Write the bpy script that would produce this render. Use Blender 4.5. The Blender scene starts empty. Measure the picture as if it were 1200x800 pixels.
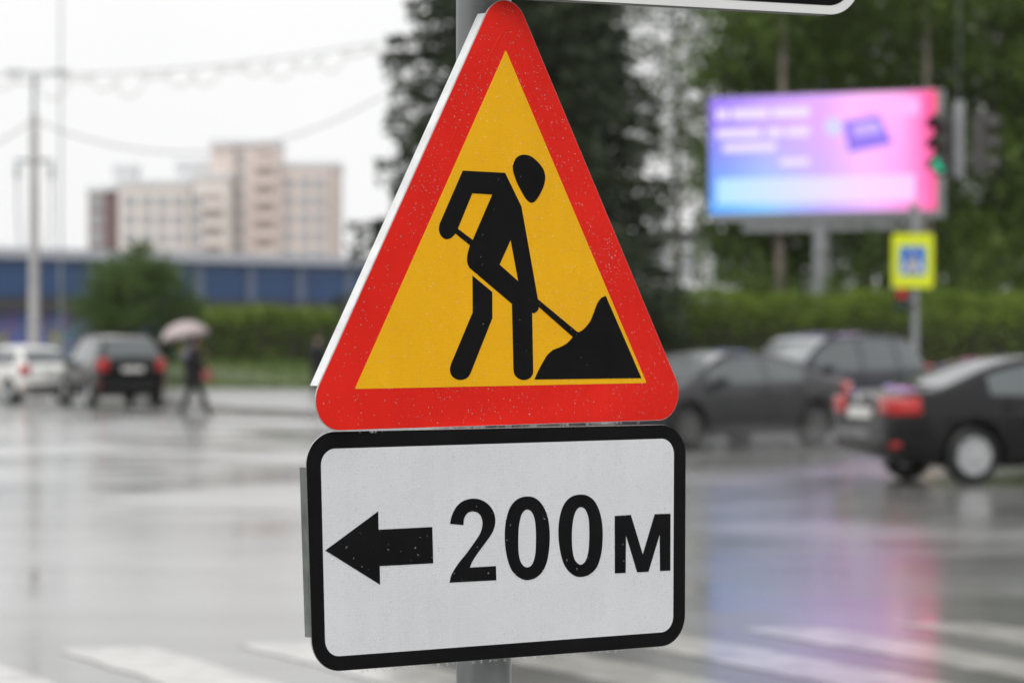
import bpy, bmesh, math, random
import numpy as np
from mathutils import Vector, Matrix, Euler
from mathutils.geometry import tessellate_polygon

R = math.radians
scene = bpy.context.scene
COL = scene.collection

# ---------------------------------------------------------------- camera
cam_data = bpy.data.cameras.new('camera')
cam = bpy.data.objects.new('camera', cam_data)
COL.objects.link(cam)
cam.location = (0, 0, 1.6)
cam.rotation_euler = (R(90), 0, 0)
cam_data.sensor_width = 36.0
cam_data.lens = 108.0
cam_data.clip_start = 0.1
cam_data.clip_end = 6000
cam_data.dof.use_dof = True
cam_data.dof.focus_distance = 4.08
cam_data.dof.aperture_fstop = 5.8
scene.camera = cam

# ---------------------------------------------------------------- overcast sky and sun
SUN_EL, SUN_ROT = R(58), R(200)
world = bpy.data.worlds.new('World')
scene.world = world
world.use_nodes = True
wn, wl = world.node_tree.nodes, world.node_tree.links
wn.clear()
out = wn.new('ShaderNodeOutputWorld')
bg = wn.new('ShaderNodeBackground')
sky = wn.new('ShaderNodeTexSky')
sky.sky_type = 'NISHITA'; sky.sun_disc = False
sky.sun_elevation = SUN_EL; sky.sun_rotation = SUN_ROT
sky.air_density = 1.0; sky.dust_density = 5.0
hsv = wn.new('ShaderNodeHueSaturation')            # cloud cover takes the blue out
hsv.inputs['Saturation'].default_value = 0.12
hsv.inputs['Value'].default_value = 1.0
tc = wn.new('ShaderNodeTexCoord')
noi = wn.new('ShaderNodeTexNoise')
noi.inputs['Scale'].default_value = 2.2; noi.inputs['Detail'].default_value = 5
cl = wn.new('ShaderNodeMapRange')
cl.inputs['From Min'].default_value = 0.3; cl.inputs['From Max'].default_value = 0.7
cl.inputs['To Min'].default_value = 8.3; cl.inputs['To Max'].default_value = 9.3
comb = wn.new('ShaderNodeCombineColor')
mul_b = wn.new('ShaderNodeMath'); mul_b.operation = 'MULTIPLY'; mul_b.inputs[1].default_value = 1.005
mixc = wn.new('ShaderNodeMix'); mixc.data_type = 'RGBA'
mixc.inputs['Factor'].default_value = 0.9             # overcast layer over the clear sky
wl.new(tc.outputs['Generated'], noi.inputs['Vector'])
wl.new(noi.outputs['Fac'], cl.inputs['Value'])
wl.new(cl.outputs['Result'], comb.inputs['Red']); wl.new(cl.outputs['Result'], comb.inputs['Green'])
wl.new(cl.outputs['Result'], mul_b.inputs[0]); wl.new(mul_b.outputs[0], comb.inputs['Blue'])
wl.new(sky.outputs[0], hsv.inputs['Color'])
wl.new(hsv.outputs[0], mixc.inputs['A']); wl.new(comb.outputs[0], mixc.inputs['B'])
wl.new(mixc.outputs['Result'], bg.inputs['Color'])
bg.inputs['Strength'].default_value = 0.125
wl.new(bg.outputs[0], out.inputs['Surface'])

sun_data = bpy.data.lights.new('sun', 'SUN')
sun_data.energy = 1.5; sun_data.angle = R(40); sun_data.color = (1, 0.98, 0.95)
sun = bpy.data.objects.new('sun', sun_data); COL.objects.link(sun)
# the sun stands high behind the camera's left shoulder, veiled by cloud
sd = Vector((math.sin(SUN_ROT) * math.cos(SUN_EL), math.cos(SUN_ROT) * math.cos(SUN_EL), math.sin(SUN_EL)))
sun.rotation_euler = sd.to_track_quat('Z', 'Y').to_euler()

scene.view_settings.view_transform = 'Standard'
scene.view_settings.look = 'None'
scene.view_settings.exposure = 0.0
scene.view_settings.gamma = 1.0
scene.view_settings.use_curve_mapping = False
scene.render.engine = 'CYCLES'
scene.cycles.use_denoising = True
scene.cycles.max_bounces = 8
scene.cycles.transparent_max_bounces = 8
scene.cycles.volume_bounces = 2
scene.cycles.sample_clamp_indirect = 6

# ---------------------------------------------------------------- materials
MATS = {}
def mat(name, col, rough=0.6, metal=0.0, spec=0.5, coat=0.0, coat_rough=0.05, var=0.0, vscale=8.0, bump=0.0, bscale=60.0,
        emit=None, estr=0.0, trans=0.0, ior=1.45, rvar=0.0, coords='Object', tint=None):
    """Principled material whose colour, roughness and relief vary with noise."""
    if name in MATS: return MATS[name]
    m = bpy.data.materials.new(name); m.use_nodes = True
    n, l = m.node_tree.nodes, m.node_tree.links
    b = n['Principled BSDF']
    b.inputs['Base Color'].default_value = (*col, 1)
    b.inputs['Roughness'].default_value = rough
    b.inputs['Metallic'].default_value = metal
    b.inputs['Specular IOR Level'].default_value = spec
    b.inputs['IOR'].default_value = ior
    b.inputs['Coat Weight'].default_value = coat
    b.inputs['Coat Roughness'].default_value = coat_rough
    b.inputs['Coat IOR'].default_value = 1.33
    b.inputs['Transmission Weight'].default_value = trans
    if emit:
        b.inputs['Emission Color'].default_value = (*emit, 1); b.inputs['Emission Strength'].default_value = estr
    t = n.new('ShaderNodeTexCoord')
    if var > 0 or rvar > 0:
        no = n.new('ShaderNodeTexNoise'); no.inputs['Scale'].default_value = vscale; no.inputs['Detail'].default_value = 6
        l.new(t.outputs[coords], no.inputs['Vector'])
        if var > 0:
            mx = n.new('ShaderNodeMix'); mx.data_type = 'RGBA'
            lo = tuple(max(0, c * (1 - var)) for c in col); hi = tuple(min(1, c * (1 + var)) for c in (tint or col))
            mx.inputs['A'].default_value = (*lo, 1); mx.inputs['B'].default_value = (*hi, 1)
            mr = n.new('ShaderNodeMapRange'); mr.inputs['From Min'].default_value = 0.3; mr.inputs['From Max'].default_value = 0.7
            l.new(no.outputs['Fac'], mr.inputs['Value']); l.new(mr.outputs['Result'], mx.inputs['Factor'])
            l.new(mx.outputs['Result'], b.inputs['Base Color'])
        if rvar > 0:
            mr2 = n.new('ShaderNodeMapRange'); mr2.inputs['From Min'].default_value = 0.3; mr2.inputs['From Max'].default_value = 0.7
            mr2.inputs['To Min'].default_value = max(0.02, rough - rvar); mr2.inputs['To Max'].default_value = min(1, rough + rvar)
            l.new(no.outputs['Fac'], mr2.inputs['Value']); l.new(mr2.outputs['Result'], b.inputs['Roughness'])
    if bump > 0:
        n2 = n.new('ShaderNodeTexNoise'); n2.inputs['Scale'].default_value = bscale; n2.inputs['Detail'].default_value = 4
        l.new(t.outputs[coords], n2.inputs['Vector'])
        bp = n.new('ShaderNodeBump'); bp.inputs['Strength'].default_value = bump; bp.inputs['Distance'].default_value = 0.01
        l.new(n2.outputs['Fac'], bp.inputs['Height']); l.new(bp.outputs['Normal'], b.inputs['Normal'])
    MATS[name] = m
    return m

def add_film_cells(m, cell=0.0042, amount=0.07, streak=0.025):
    """fine honeycomb of retro-reflective sheeting plus faint run-down grime"""
    n, l = m.node_tree.nodes, m.node_tree.links; b = n['Principled BSDF']
    src = b.inputs['Base Color'].links[0].from_socket if b.inputs['Base Color'].links else None
    t = n.new('ShaderNodeTexCoord'); vo = n.new('ShaderNodeTexVoronoi'); vo.feature = 'DISTANCE_TO_EDGE'; vo.inputs['Scale'].default_value = 1/cell
    vo.inputs['Randomness'].default_value = 0.35
    l.new(t.outputs['Object'], vo.inputs['Vector'])
    mr = n.new('ShaderNodeMapRange'); mr.inputs['From Min'].default_value = 0; mr.inputs['From Max'].default_value = 0.16
    mr.inputs['To Min'].default_value = 1-amount; mr.inputs['To Max'].default_value = 1.0; l.new(vo.outputs['Distance'], mr.inputs['Value'])
    mp = n.new('ShaderNodeMapping'); mp.inputs['Scale'].default_value = (60, 60, 4); no = n.new('ShaderNodeTexNoise'); no.inputs['Scale'].default_value = 1; no.inputs['Detail'].default_value = 4
    l.new(t.outputs['Object'], mp.inputs['Vector']); l.new(mp.outputs[0], no.inputs['Vector'])
    m2 = n.new('ShaderNodeMapRange'); m2.inputs['From Min'].default_value = .35; m2.inputs['From Max'].default_value = .7; m2.inputs['To Min'].default_value = 1.0; m2.inputs['To Max'].default_value = 1-streak
    l.new(no.outputs['Fac'], m2.inputs['Value'])
    mu = n.new('ShaderNodeMath'); mu.operation = 'MULTIPLY'; l.new(mr.outputs[0], mu.inputs[0]); l.new(m2.outputs[0], mu.inputs[1])
    mx = n.new('ShaderNodeVectorMath'); mx.operation = 'SCALE'
    if src: l.new(src, mx.inputs[0])
    else: mx.inputs[0].default_value = b.inputs['Base Color'].default_value[:3]
    l.new(mu.outputs[0], mx.inputs['Scale']); l.new(mx.outputs[0], b.inputs['Base Color'])

def leaf_mat(name, col, col2, scale=0.6, transl=0.35):
    m = bpy.data.materials.new(name); m.use_nodes = True
    n, l = m.node_tree.nodes, m.node_tree.links
    b = n['Principled BSDF']; o = n['Material Output']
    b.inputs['Roughness'].default_value = 0.55; b.inputs['Specular IOR Level'].default_value = 0.3
    g = n.new('ShaderNodeNewGeometry'); no = n.new('ShaderNodeTexNoise'); no.inputs['Scale'].default_value = scale; no.inputs['Detail'].default_value = 3
    mr = n.new('ShaderNodeMapRange'); mr.inputs['From Min'].default_value = 0.32; mr.inputs['From Max'].default_value = 0.68
    mx = n.new('ShaderNodeMix'); mx.data_type = 'RGBA'
    mx.inputs['A'].default_value = (*col, 1); mx.inputs['B'].default_value = (*col2, 1)
    l.new(g.outputs['Position'], no.inputs['Vector']); l.new(no.outputs['Fac'], mr.inputs['Value'])
    l.new(mr.outputs['Result'], mx.inputs['Factor']); l.new(mx.outputs['Result'], b.inputs['Base Color'])
    tr = n.new('ShaderNodeBsdfTranslucent'); l.new(mx.outputs['Result'], tr.inputs['Color'])
    ms = n.new('ShaderNodeMixShader'); ms.inputs['Fac'].default_value = transl
    l.new(b.outputs[0], ms.inputs[1]); l.new(tr.outputs[0], ms.inputs[2]); l.new(ms.outputs[0], o.inputs['Surface'])
    MATS[name] = m
    return m

# ---------------------------------------------------------------- object helpers
def tag(o, label=None, cat=None, group=None, kind=None):
    if label: o['label'] = label
    if cat: o['category'] = cat
    if group: o['group'] = group
    if kind: o['kind'] = kind
    return o

def empty(name, loc=(0, 0, 0), rot=(0, 0, 0), label=None, cat=None, group=None, parent=None):
    o = bpy.data.objects.new(name, None); o.empty_display_size = 0.1
    COL.objects.link(o); o.location = loc; o.rotation_euler = rot
    if parent: o.parent = parent
    return tag(o, label, cat, group)

def link(name, me, m, parent=None, smooth=None, loc=None, rot=None):
    o = bpy.data.objects.new(name, me); COL.objects.link(o)
    if m is not None and not me.materials: me.materials.append(m)
    if parent: o.parent = parent
    if loc is not None: o.location = loc
    if rot is not None: o.rotation_euler = rot
    if smooth is not None:
        me.polygons.foreach_set('use_smooth', [True] * len(me.polygons))
        if smooth < 180: me.set_sharp_from_angle(angle=R(smooth))
    return o

def mesh(name, v, f):
    me = bpy.data.meshes.new(name); me.from_pydata([tuple(p) for p in v], [], f); me.update()
    return me

def fixn(me):
    bm = bmesh.new(); bm.from_mesh(me); bmesh.ops.recalc_face_normals(bm, faces=bm.faces); bm.to_mesh(me); bm.free()
    return me

class MB:
    """collects simple shapes into one mesh"""
    def __init__(s): s.v, s.f = [], []
    def add(s, v, f):
        k = len(s.v); s.v += [tuple(p) for p in v]; s.f += [tuple(i + k for i in q) for q in f]; return s
    def box(s, x0, x1, y0, y1, z0, z1):
        return s.add([(x0,y0,z0),(x1,y0,z0),(x1,y1,z0),(x0,y1,z0),(x0,y0,z1),(x1,y0,z1),(x1,y1,z1),(x0,y1,z1)],
                     [(3,2,1,0),(4,5,6,7),(0,1,5,4),(1,2,6,5),(2,3,7,6),(3,0,4,7)])
    def tube(s, pts, rad, n=8, cap=True):
        pts = [Vector(p) for p in pts]
        rad = rad if hasattr(rad, '__len__') else [rad] * len(pts)
        v = []; up = None
        for i, p in enumerate(pts):
            d = (pts[min(i+1, len(pts)-1)] - pts[max(i-1, 0)]).normalized()
            a = d.orthogonal().normalized() if up is None else (up - d * up.dot(d)).normalized()
            up = a; b = d.cross(a)
            for k in range(n):
                t = 2 * math.pi * k / n
                v.append(p + (a * math.cos(t) + b * math.sin(t)) * rad[i])
        f = [(i*n+k, i*n+(k+1) % n, (i+1)*n+(k+1) % n, (i+1)*n+k) for i in range(len(pts)-1) for k in range(n)]
        if cap: f += [tuple(range(n-1, -1, -1)), tuple((len(pts)-1)*n+k for k in range(n))]
        return s.add(v, f)
    def lathe(s, prof, n=24, axis='z', c=(0, 0, 0)):
        v = []
        for r_, h in prof:
            for k in range(n):
                t = 2*math.pi*k/n; a, b = r_*math.cos(t), r_*math.sin(t)
                v.append({'z': (c[0]+a, c[1]+b, c[2]+h), 'y': (c[0]+a, c[1]+h, c[2]+b), 'x': (c[0]+h, c[1]+a, c[2]+b)}[axis])
        f = [(i*n+k, i*n+(k+1) % n, (i+1)*n+(k+1) % n, (i+1)*n+k) for i in range(len(prof)-1) for k in range(n)]
        return s.add(v, f)
    def poly(s, pts, y0, y1, holes=()):
        """flat outline in (x,z), given thickness from y0 (front) to y1 (back)"""
        loops = [list(pts)] + [list(h) for h in holes]
        tris = tessellate_polygon([[Vector((x, z, 0)) for x, z in lp] for lp in loops])
        flat = [p for lp in loops for p in lp]; n = len(flat)
        v = [(x, y0, z) for x, z in flat] + [(x, y1, z) for x, z in flat]
        f = [tuple(t) for t in tris] + [tuple(i + n for i in reversed(t)) for t in tris]
        k = 0
        for lp in loops:
            m = len(lp)
            f += [(k+i, k+(i+1) % m, n+k+(i+1) % m, n+k+i) for i in range(m)]
            k += m
        return s.add(v, f)
    def build(s, name, m, parent=None, smooth=None, loc=None, rot=None, fix=True):
        me = mesh(name, s.v, s.f)
        if fix: fixn(me)
        return link(name, me, m, parent, smooth, loc, rot)

def bevel(o, w, seg=2):
    b = o.modifiers.new('bevel', 'BEVEL'); b.width = w; b.segments = seg; b.limit_method = 'ANGLE'; b.angle_limit = R(35)
    return o

def children(o): return [c for c in bpy.data.objects if c.parent == o]
def copy_tree(o, parent=None):
    c = o.copy(); COL.objects.link(c); c.parent = parent
    for ch in children(o): copy_tree(ch, c)
    return c

def curve_poly(pts, corner=38, sub=4):
    """rounds a traced outline except at its sharp corners"""
    n = len(pts); P = [Vector(p) for p in pts]; res = []
    sharp = []
    for i in range(n):
        a = (P[i] - P[i-1]); b = (P[(i+1) % n] - P[i])
        long_ = max(a.length, b.length) > 60
        sharp.append(a.angle(b) > R(corner) or long_)
    for i in range(n):
        p1, p2 = P[i], P[(i+1) % n]
        res.append(p1)
        if sharp[i] and sharp[(i+1) % n] or (p2 - p1).length > 40: continue
        p0 = P[i-1] if not sharp[i] else p1 * 2 - p2
        p3 = P[(i+2) % n] if not sharp[(i+1) % n] else p2 * 2 - p1
        for k in range(1, sub):
            t = k / sub
            res.append(0.5 * ((2*p1) + (p2-p0)*t + (2*p0-5*p1+4*p2-p3)*t*t + (3*p1-p0-3*p2+p3)*t*t*t))
    return [(p.x / 1000, p.y / 1000) for p in res]

def round_poly(pts, r, seg=8):
    """rounded convex outline"""
    n = len(pts); P = [Vector(p) for p in pts]; res = []
    for i in range(n):
        a = (P[i-1] - P[i]).normalized(); b = (P[(i+1) % n] - P[i]).normalized()
        half = a.angle(b) / 2; t = r / math.tan(half)
        c = P[i] + (a + b).normalized() * (r / math.sin(half))
        s0 = P[i] + a * t - c; s1 = P[i] + b * t - c
        ang = math.atan2(s0.x*s1.y - s0.y*s1.x, s0.dot(s1))
        for k in range(seg + 1):
            w = ang * k / seg
            res.append((c.x + s0.x*math.cos(w) - s0.y*math.sin(w), c.y + s0.x*math.sin(w) + s0.y*math.cos(w)))
    return res

def leaves(name, pts, size, seed, m, parent, aspect=1.0, up=0.5, kind=None):
    """many small leaf-sized faces at the given points"""
    g = np.random.default_rng(seed); P = np.asarray(pts, np.float32); n = len(P)
    a = g.normal(size=(n, 3)); a[:, 2] *= (1 - up) ; a /= np.linalg.norm(a, axis=1)[:, None]
    b = np.cross(a, g.normal(size=(n, 3))); b[:, 2] *= (1 - up); b /= np.linalg.norm(b, axis=1)[:, None]
    s = (size * g.uniform(0.55, 1.25, n) / 2)[:, None]
    V = np.stack([P - a*s*aspect, P + b*s*0.6, P + a*s*aspect, P - b*s*0.6], 1).reshape(-1, 3)
    me = bpy.data.meshes.new(name)
    me.vertices.add(4*n); me.vertices.foreach_set('co', V.astype(np.float32).ravel())
    me.loops.add(4*n); me.loops.foreach_set('vertex_index', np.arange(4*n, dtype=np.int32))
    me.polygons.add(n); me.polygons.foreach_set('loop_start', np.arange(0, 4*n, 4, dtype=np.int32))
    me.polygons.foreach_set('loop_total', np.full(n, 4, np.int32)); me.update(calc_edges=True)
    o = link(name, me, m, parent)
    if kind: o['kind'] = kind
    return o

# ================================================================ the setting: ground, road, pavements
def road_material():
    """worn grey asphalt under a broken film of rain water"""
    m = bpy.data.materials.new('wet_asphalt'); m.use_nodes = True
    n, l = m.node_tree.nodes, m.node_tree.links
    n.remove(n['Principled BSDF']); o = n['Material Output']
    t = n.new('ShaderNodeTexCoord')
    fine = n.new('ShaderNodeTexNoise'); fine.inputs['Scale'].default_value = 40; fine.inputs['Detail'].default_value = 5
    big = n.new('ShaderNodeTexNoise'); big.inputs['Scale'].default_value = 0.22; big.inputs['Detail'].default_value = 6; big.inputs['Roughness'].default_value = 0.62
    tracks = n.new('ShaderNodeTexNoise'); tracks.inputs['Scale'].default_value = 1; tracks.inputs['Detail'].default_value = 4
    mp = n.new('ShaderNodeMapping'); mp.inputs['Rotation'].default_value = (0, 0, R(-38)); mp.inputs['Scale'].default_value = (0.09, 0.9, 1)
    l.new(t.outputs['Object'], mp.inputs['Vector']); l.new(mp.outputs[0], tracks.inputs['Vector'])
    for x in (fine, big): l.new(t.outputs['Object'], x.inputs['Vector'])
    ad = n.new('ShaderNodeMath'); ad.operation = 'ADD'; l.new(fine.outputs['Fac'], ad.inputs[0]); l.new(tracks.outputs['Fac'], ad.inputs[1])
    mr = n.new('ShaderNodeMapRange'); mr.inputs['From Min'].default_value = 0.7; mr.inputs['From Max'].default_value = 1.3; l.new(ad.outputs[0], mr.inputs['Value'])
    mx = n.new('ShaderNodeMix'); mx.data_type = 'RGBA'
    mx.inputs['A'].default_value = (0.13, 0.129, 0.125, 1); mx.inputs['B'].default_value = (0.21, 0.207, 0.20, 1)
    l.new(mr.outputs['Result'], mx.inputs['Factor'])
    df = n.new('ShaderNodeBsdfDiffuse'); l.new(mx.outputs['Result'], df.inputs['Color'])
    rr = n.new('ShaderNodeMapRange'); rr.inputs['From Min'].default_value = 0.36; rr.inputs['From Max'].default_value = 0.62
    rr.inputs['To Min'].default_value = 0.08; rr.inputs['To Max'].default_value = 0.22; l.new(big.outputs['Fac'], rr.inputs['Value'])
    gl = n.new('ShaderNodeBsdfGlossy'); gl.distribution = 'MULTI_GGX'; gl.inputs['Color'].default_value = (1, 1, 1, 1); l.new(rr.outputs['Result'], gl.inputs['Roughness'])
    fr = n.new('ShaderNodeFresnel'); fr.inputs['IOR'].default_value = 1.4
    cov = n.new('ShaderNodeMapRange'); cov.inputs['From Min'].default_value = 0.35; cov.inputs['From Max'].default_value = 0.65
    cov.inputs['To Min'].default_value = 1.0; cov.inputs['To Max'].default_value = 0.82; l.new(tracks.outputs['Fac'], cov.inputs['Value'])
    mu = n.new('ShaderNodeMath'); mu.operation = 'MULTIPLY'; l.new(fr.outputs[0], mu.inputs[0]); l.new(cov.outputs['Result'], mu.inputs[1])
    ms = n.new('ShaderNodeMixShader'); l.new(mu.outputs[0], ms.inputs[0]); l.new(df.outputs[0], ms.inputs[1]); l.new(gl.outputs[0], ms.inputs[2])
    l.new(ms.outputs[0], o.inputs['Surface'])
    return m
ROAD = road_material()
PAVING = mat('wet_paving', (0.20, 0.195, 0.19), 0.35, coat=0.8, coat_rough=0.22, var=0.25, vscale=0.7)
KERB = mat('wet_concrete', (0.24, 0.235, 0.22), 0.5, coat=0.4, coat_rough=0.3, var=0.2, vscale=3)
PAINT = mat('road_paint', (0.40, 0.39, 0.36), 0.5, coat=0.9, coat_rough=0.14, var=0.42, vscale=4)

def sheet(name, pts, z, m, kind='structure'):
    me = mesh(name, [(x, y, z) for x, y in pts], [tuple(range(len(pts)))])
    return tag(link(name, me, m), kind=kind)
sheet('ground', [(-1580, -380), (1580, -380), (1580, 2580), (-1580, 2580)], -0.012, PAVING)
sheet('road', [(-90, 6), (90, 6), (90, 66.2), (-3, 66.2), (-7, 72), (-16.5, 101), (-45, 190), (-90, 190)], 0.0, ROAD)

def slab(name, pts, h, m):
    mb = MB(); n = len(pts)
    tris = tessellate_polygon([[Vector((x, y, 0)) for x, y in pts]])
    mb.add([(x, y, h) for x, y in pts] + [(x, y, -0.3) for x, y in pts],
           [tuple(t) for t in tris] + [(i, (i+1) % n, n+(i+1) % n, n+i) for i in range(n)])
    return tag(mb.build(name, m), kind='structure')
KP = [(26, 63), (-1.5, 63.6), (-4.2, 65), (-6.0, 68), (-7.3, 72.5), (-15.8, 99)]
far_pave = slab('pavement', KP + [(-16.8, 104), (-30, 148), (26, 148)], 0.13, PAVING)
near_pave = slab('pavement', [(-30, -6), (30, -6), (30, 7.4), (-30, 7.4)], 0.13, PAVING)

# kerb stones, one by one
ks = MB().box(-0.485, 0.485, -0.08, 0.08, -0.2, 0.15)
ks_me = fixn(mesh('kerb_stone', ks.v, ks.f))
def kerb(line, parent, step=1.0):
    for (ax, ay), (bx, by) in zip(line[:-1], line[1:]):
        d = Vector((bx-ax, by-ay)); L = d.length; k = max(1, round(L / step))
        for i in range(k):
            p = Vector((ax, ay)) + d * ((i + 0.5) / k)
            o = link('kerb_stone', ks_me, KERB, parent, loc=(p.x, p.y, random.uniform(-0.004, 0.004)), rot=(0, 0, math.atan2(d.y, d.x)))
            o.scale.x = L / k / 1.0
random.seed(4)
kerb([(k[0], k[1] - 0.085) for k in KP], far_pave)
kerb([(-8, 7.48), (8, 7.48)], near_pave)

# zebra crossing: each bar its own painted patch
random.seed(11)
for k in range(-4, 9):
    p0 = Vector((2.40, 17.45)) - Vector((0.955, 0.30)) * (0.95 * k)
    dr = Vector((0.42, -0.905)).normalized(); sd_ = Vector((0.955, 0.30)).normalized()
    v = []; NSEG = 12
    for i in range(NSEG + 1):                     # worn, slightly uneven edges
        c = p0 + dr * (4.0 * i / NSEG)
        for s_ in (-1, 1):
            q = c + sd_ * s_ * (0.25 + random.uniform(-0.018, 0.018))
            v.append((q.x, q.y, 0.004))
    f = [(2*i, 2*i+1, 2*i+3, 2*i+2) for i in range(NSEG)]
    o = link('crossing_bar', mesh('crossing_bar', v, f), PAINT)
    tag(o, kind='structure')
# ================================================================ the signs on their post
RED = mat('red_retro_film', (0.84, 0.016, 0.008), 0.5, spec=0.15, coat=0.08, coat_rough=0.16, var=0.05, vscale=9, bump=0.03, bscale=500, tint=(0.86, 0.020, 0.010))
YEL = mat('yellow_retro_film', (0.99, 0.50, 0.007), 0.55, spec=0.15, coat=0.05, coat_rough=0.2, var=0.035, vscale=12, bump=0.03, bscale=600)
WHT = mat('white_retro_film', (0.75, 0.76, 0.78), 0.5, spec=0.2, coat=0.05, coat_rough=0.2, var=0.035, vscale=10, bump=0.03, bscale=600)
for m_ in (RED, YEL, WHT): add_film_cells(m_)
BLK = mat('black_film', (0.006, 0.006, 0.0065), 0.5, spec=0.10, coat=0.0, var=0.3, vscale=14)
ALU = mat('sign_aluminium', (0.62, 0.63, 0.63), 0.42, metal=0.75, var=0.12, vscale=30, bump=0.05, bscale=90)
ALUD = mat('shaded_sign_edge', (0.17, 0.185, 0.17), 0.5, metal=0.3, var=0.3, vscale=25, bump=0.06, bscale=90)  # dark edge copy, shade on side and lower folds put into colour
GALV = mat('galvanised_steel', (0.25, 0.26, 0.26), 0.42, metal=0.7, var=0.25, vscale=7, rvar=0.1, bump=0.04, bscale=40)
def water_material():
    """beads of water: mostly clear, a little white mixed in for the light they gather, a small gloss"""
    m = bpy.data.materials.new('water_drops'); m.use_nodes = True; n, l = m.node_tree.nodes, m.node_tree.links
    n.remove(n['Principled BSDF']); o = n['Material Output']
    tr = n.new('ShaderNodeBsdfTransparent'); df = n.new('ShaderNodeBsdfDiffuse'); df.inputs['Color'].default_value = (.95, .95, .95, 1)
    gl = n.new('ShaderNodeBsdfGlossy'); gl.inputs['Roughness'].default_value = 0.08
    m1 = n.new('ShaderNodeMixShader'); m1.inputs[0].default_value = 0.08; l.new(tr.outputs[0], m1.inputs[1]); l.new(df.outputs[0], m1.inputs[2])  # white mixed in to stand for light gathered by the bead
    m2 = n.new('ShaderNodeMixShader'); m2.inputs[0].default_value = 0.06; l.new(m1.outputs[0], m2.inputs[1]); l.new(gl.outputs[0], m2.inputs[2])
    l.new(m2.outputs[0], o.inputs['Surface'])
    return m
WATER = water_material()
TRIM = mat('black_trim', (0.014, 0.014, 0.015), 0.4)
CHROME = mat('chrome_trim', (0.6, 0.6, 0.61), 0.15, metal=1.0)
PLASTIC_BLK = mat('black_plastic', (0.012, 0.012, 0.013), 0.45)

# outlines on the sign faces, in millimetres from the centre of each face
BODY = [(-76.3,135.8),(-2,135.1),(26.8,90.8),(42.5,24.5),(56.2,-34.1),(57.4,-44.4),(54.9,-49.5),(49.3,-52.3),(45.6,-51.8),(47.2,-129.6),(46.5,-134.2),(41.9,-139.2),(34.2,-141.8),(26.5,-141.7),(18.9,-138.9),(13.4,-133.8),(11.9,-126.9),(9.5,-39.9),(-64.9,7.4),(-68.5,13),(-69.3,19.8),(-68.4,25.4),(-66.3,32.2),(-64.2,37.4),(-89.6,52.6),(-92.9,49.4),(-98.8,45.9),(-106.7,45.1),(-114,49),(-117.8,57.3),(-116.3,65.1)]
HOLE_ARM = [(-60.1,106.2),(-24.8,105.6),(-59.4,44.5),(-85.4,59)]
HOLE_LEG = [(7.4,45.8),(-12.4,12.5),(20.9,-9.6)]
REAR_LEG = [(-59.9,-2.7),(-25.5,-24.1),(-25.4,-58.6),(-63.9,-131.6),(-68.4,-136.8),(-75.9,-139.8),(-84.7,-140.2),(-92.7,-137.4),(-98,-132.3),(-99.4,-125.6),(-97.3,-118.8),(-59.8,-51.4)]
HEAD = [(12.4,146.6),(17,154.7),(24.6,159.3),(33.8,160.5),(44.5,158.6),(56.9,151.4),(66.1,142.5),(69.8,133.4),(69.1,125.3),(65.4,116),(58.2,105.4),(52,99),(45.9,96.3),(40.3,97.6),(33.6,102.9),(25.4,113.3),(18.4,123.8),(13.2,135.1),(11.7,142)]
HEAP = [(119.9,-84.7),(113.4,-90.3),(105.8,-94.8),(95.6,-98.7),(85.4,-101.4),(79.1,-104.6),(72.7,-109.2),(66.4,-116.7),(60.1,-125),(53.8,-134.3),(49.5,-141.7),(249,-142.6),(181.4,-28.5),(173,-31.5),(166.5,-37.7),(162,-45.3),(157.8,-53.8),(152.1,-63.4),(144.3,-70.9),(137.9,-75.3),(131.4,-77.9),(127.6,-78.3)]
SHAFT = [(51.6,-30.8),(129.4,-78.8),(121.6,-85.8),(51.6,-39.8)]
ARROW = [(-276.6,1.9),(-197.1,48.1),(-196.9,24.9),(-114.9,25.3),(-114.2,-21.2),(-195.9,-21.2),(-195.7,-44.7)]
TWO = [(-87.3,28.3),(-85.3,35.9),(-81.7,43.5),(-75.8,51),(-67.5,56.5),(-58.1,59.1),(-48.7,59.6),(-38.1,57.5),(-28.7,52.8),(-21.8,46.3),(-17.8,39.4),(-16.1,31.6),(-16.7,24.8),(-19.1,18.1),(-23.5,11.4),(-32,2.1),(-42.8,-9.1),(-52.3,-20.3),(-57.2,-29.2),(-16.1,-29.1),(-15.7,-47.5),(-89.2,-47.2),(-86.5,-38.1),(-80.6,-29.7),(-72.3,-20.4),(-61.6,-10.3),(-49.6,2.8),(-42.4,11.2),(-38,18.8),(-36.3,26.5),(-37.3,33.3),(-40.3,38.6),(-45.4,41.9),(-51.8,43.1),(-57.9,42.1),(-62.4,38.8),(-65.5,33.3),(-66.4,26)]
ZERO_A = [(37,59.7),(47.9,57.4),(57.4,50.6),(64.5,40.5),(69.2,27.6),(70.9,13.7),(70.9,-0),(68.9,-15.7),(65,-29.3),(58.3,-39.8),(48.5,-46.8),(40,-49.2),(31.6,-49.6),(23.2,-47),(13.7,-40.7),(6.7,-31.6),(2.1,-18.8),(-0.5,-5),(-1.2,8.6),(-0.3,22.2),(2.6,34.8),(8,46.3),(15.3,53.9),(25,58.5)]
ZERO_A_HOLE = [(35.5,42.7),(41.5,40.3),(45.5,34.3),(47.8,26.4),(48.8,14.6),(48.8,0.8),(47.9,-12.9),(45.3,-23.5),(40.8,-30.8),(34.3,-33),(28.3,-31),(23.6,-25.5),(20.8,-16.6),(20.1,-5.9),(20.3,7.8),(21.2,19.5),(23.3,29.2),(26.3,36.9),(30.7,41.3)]
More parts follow.
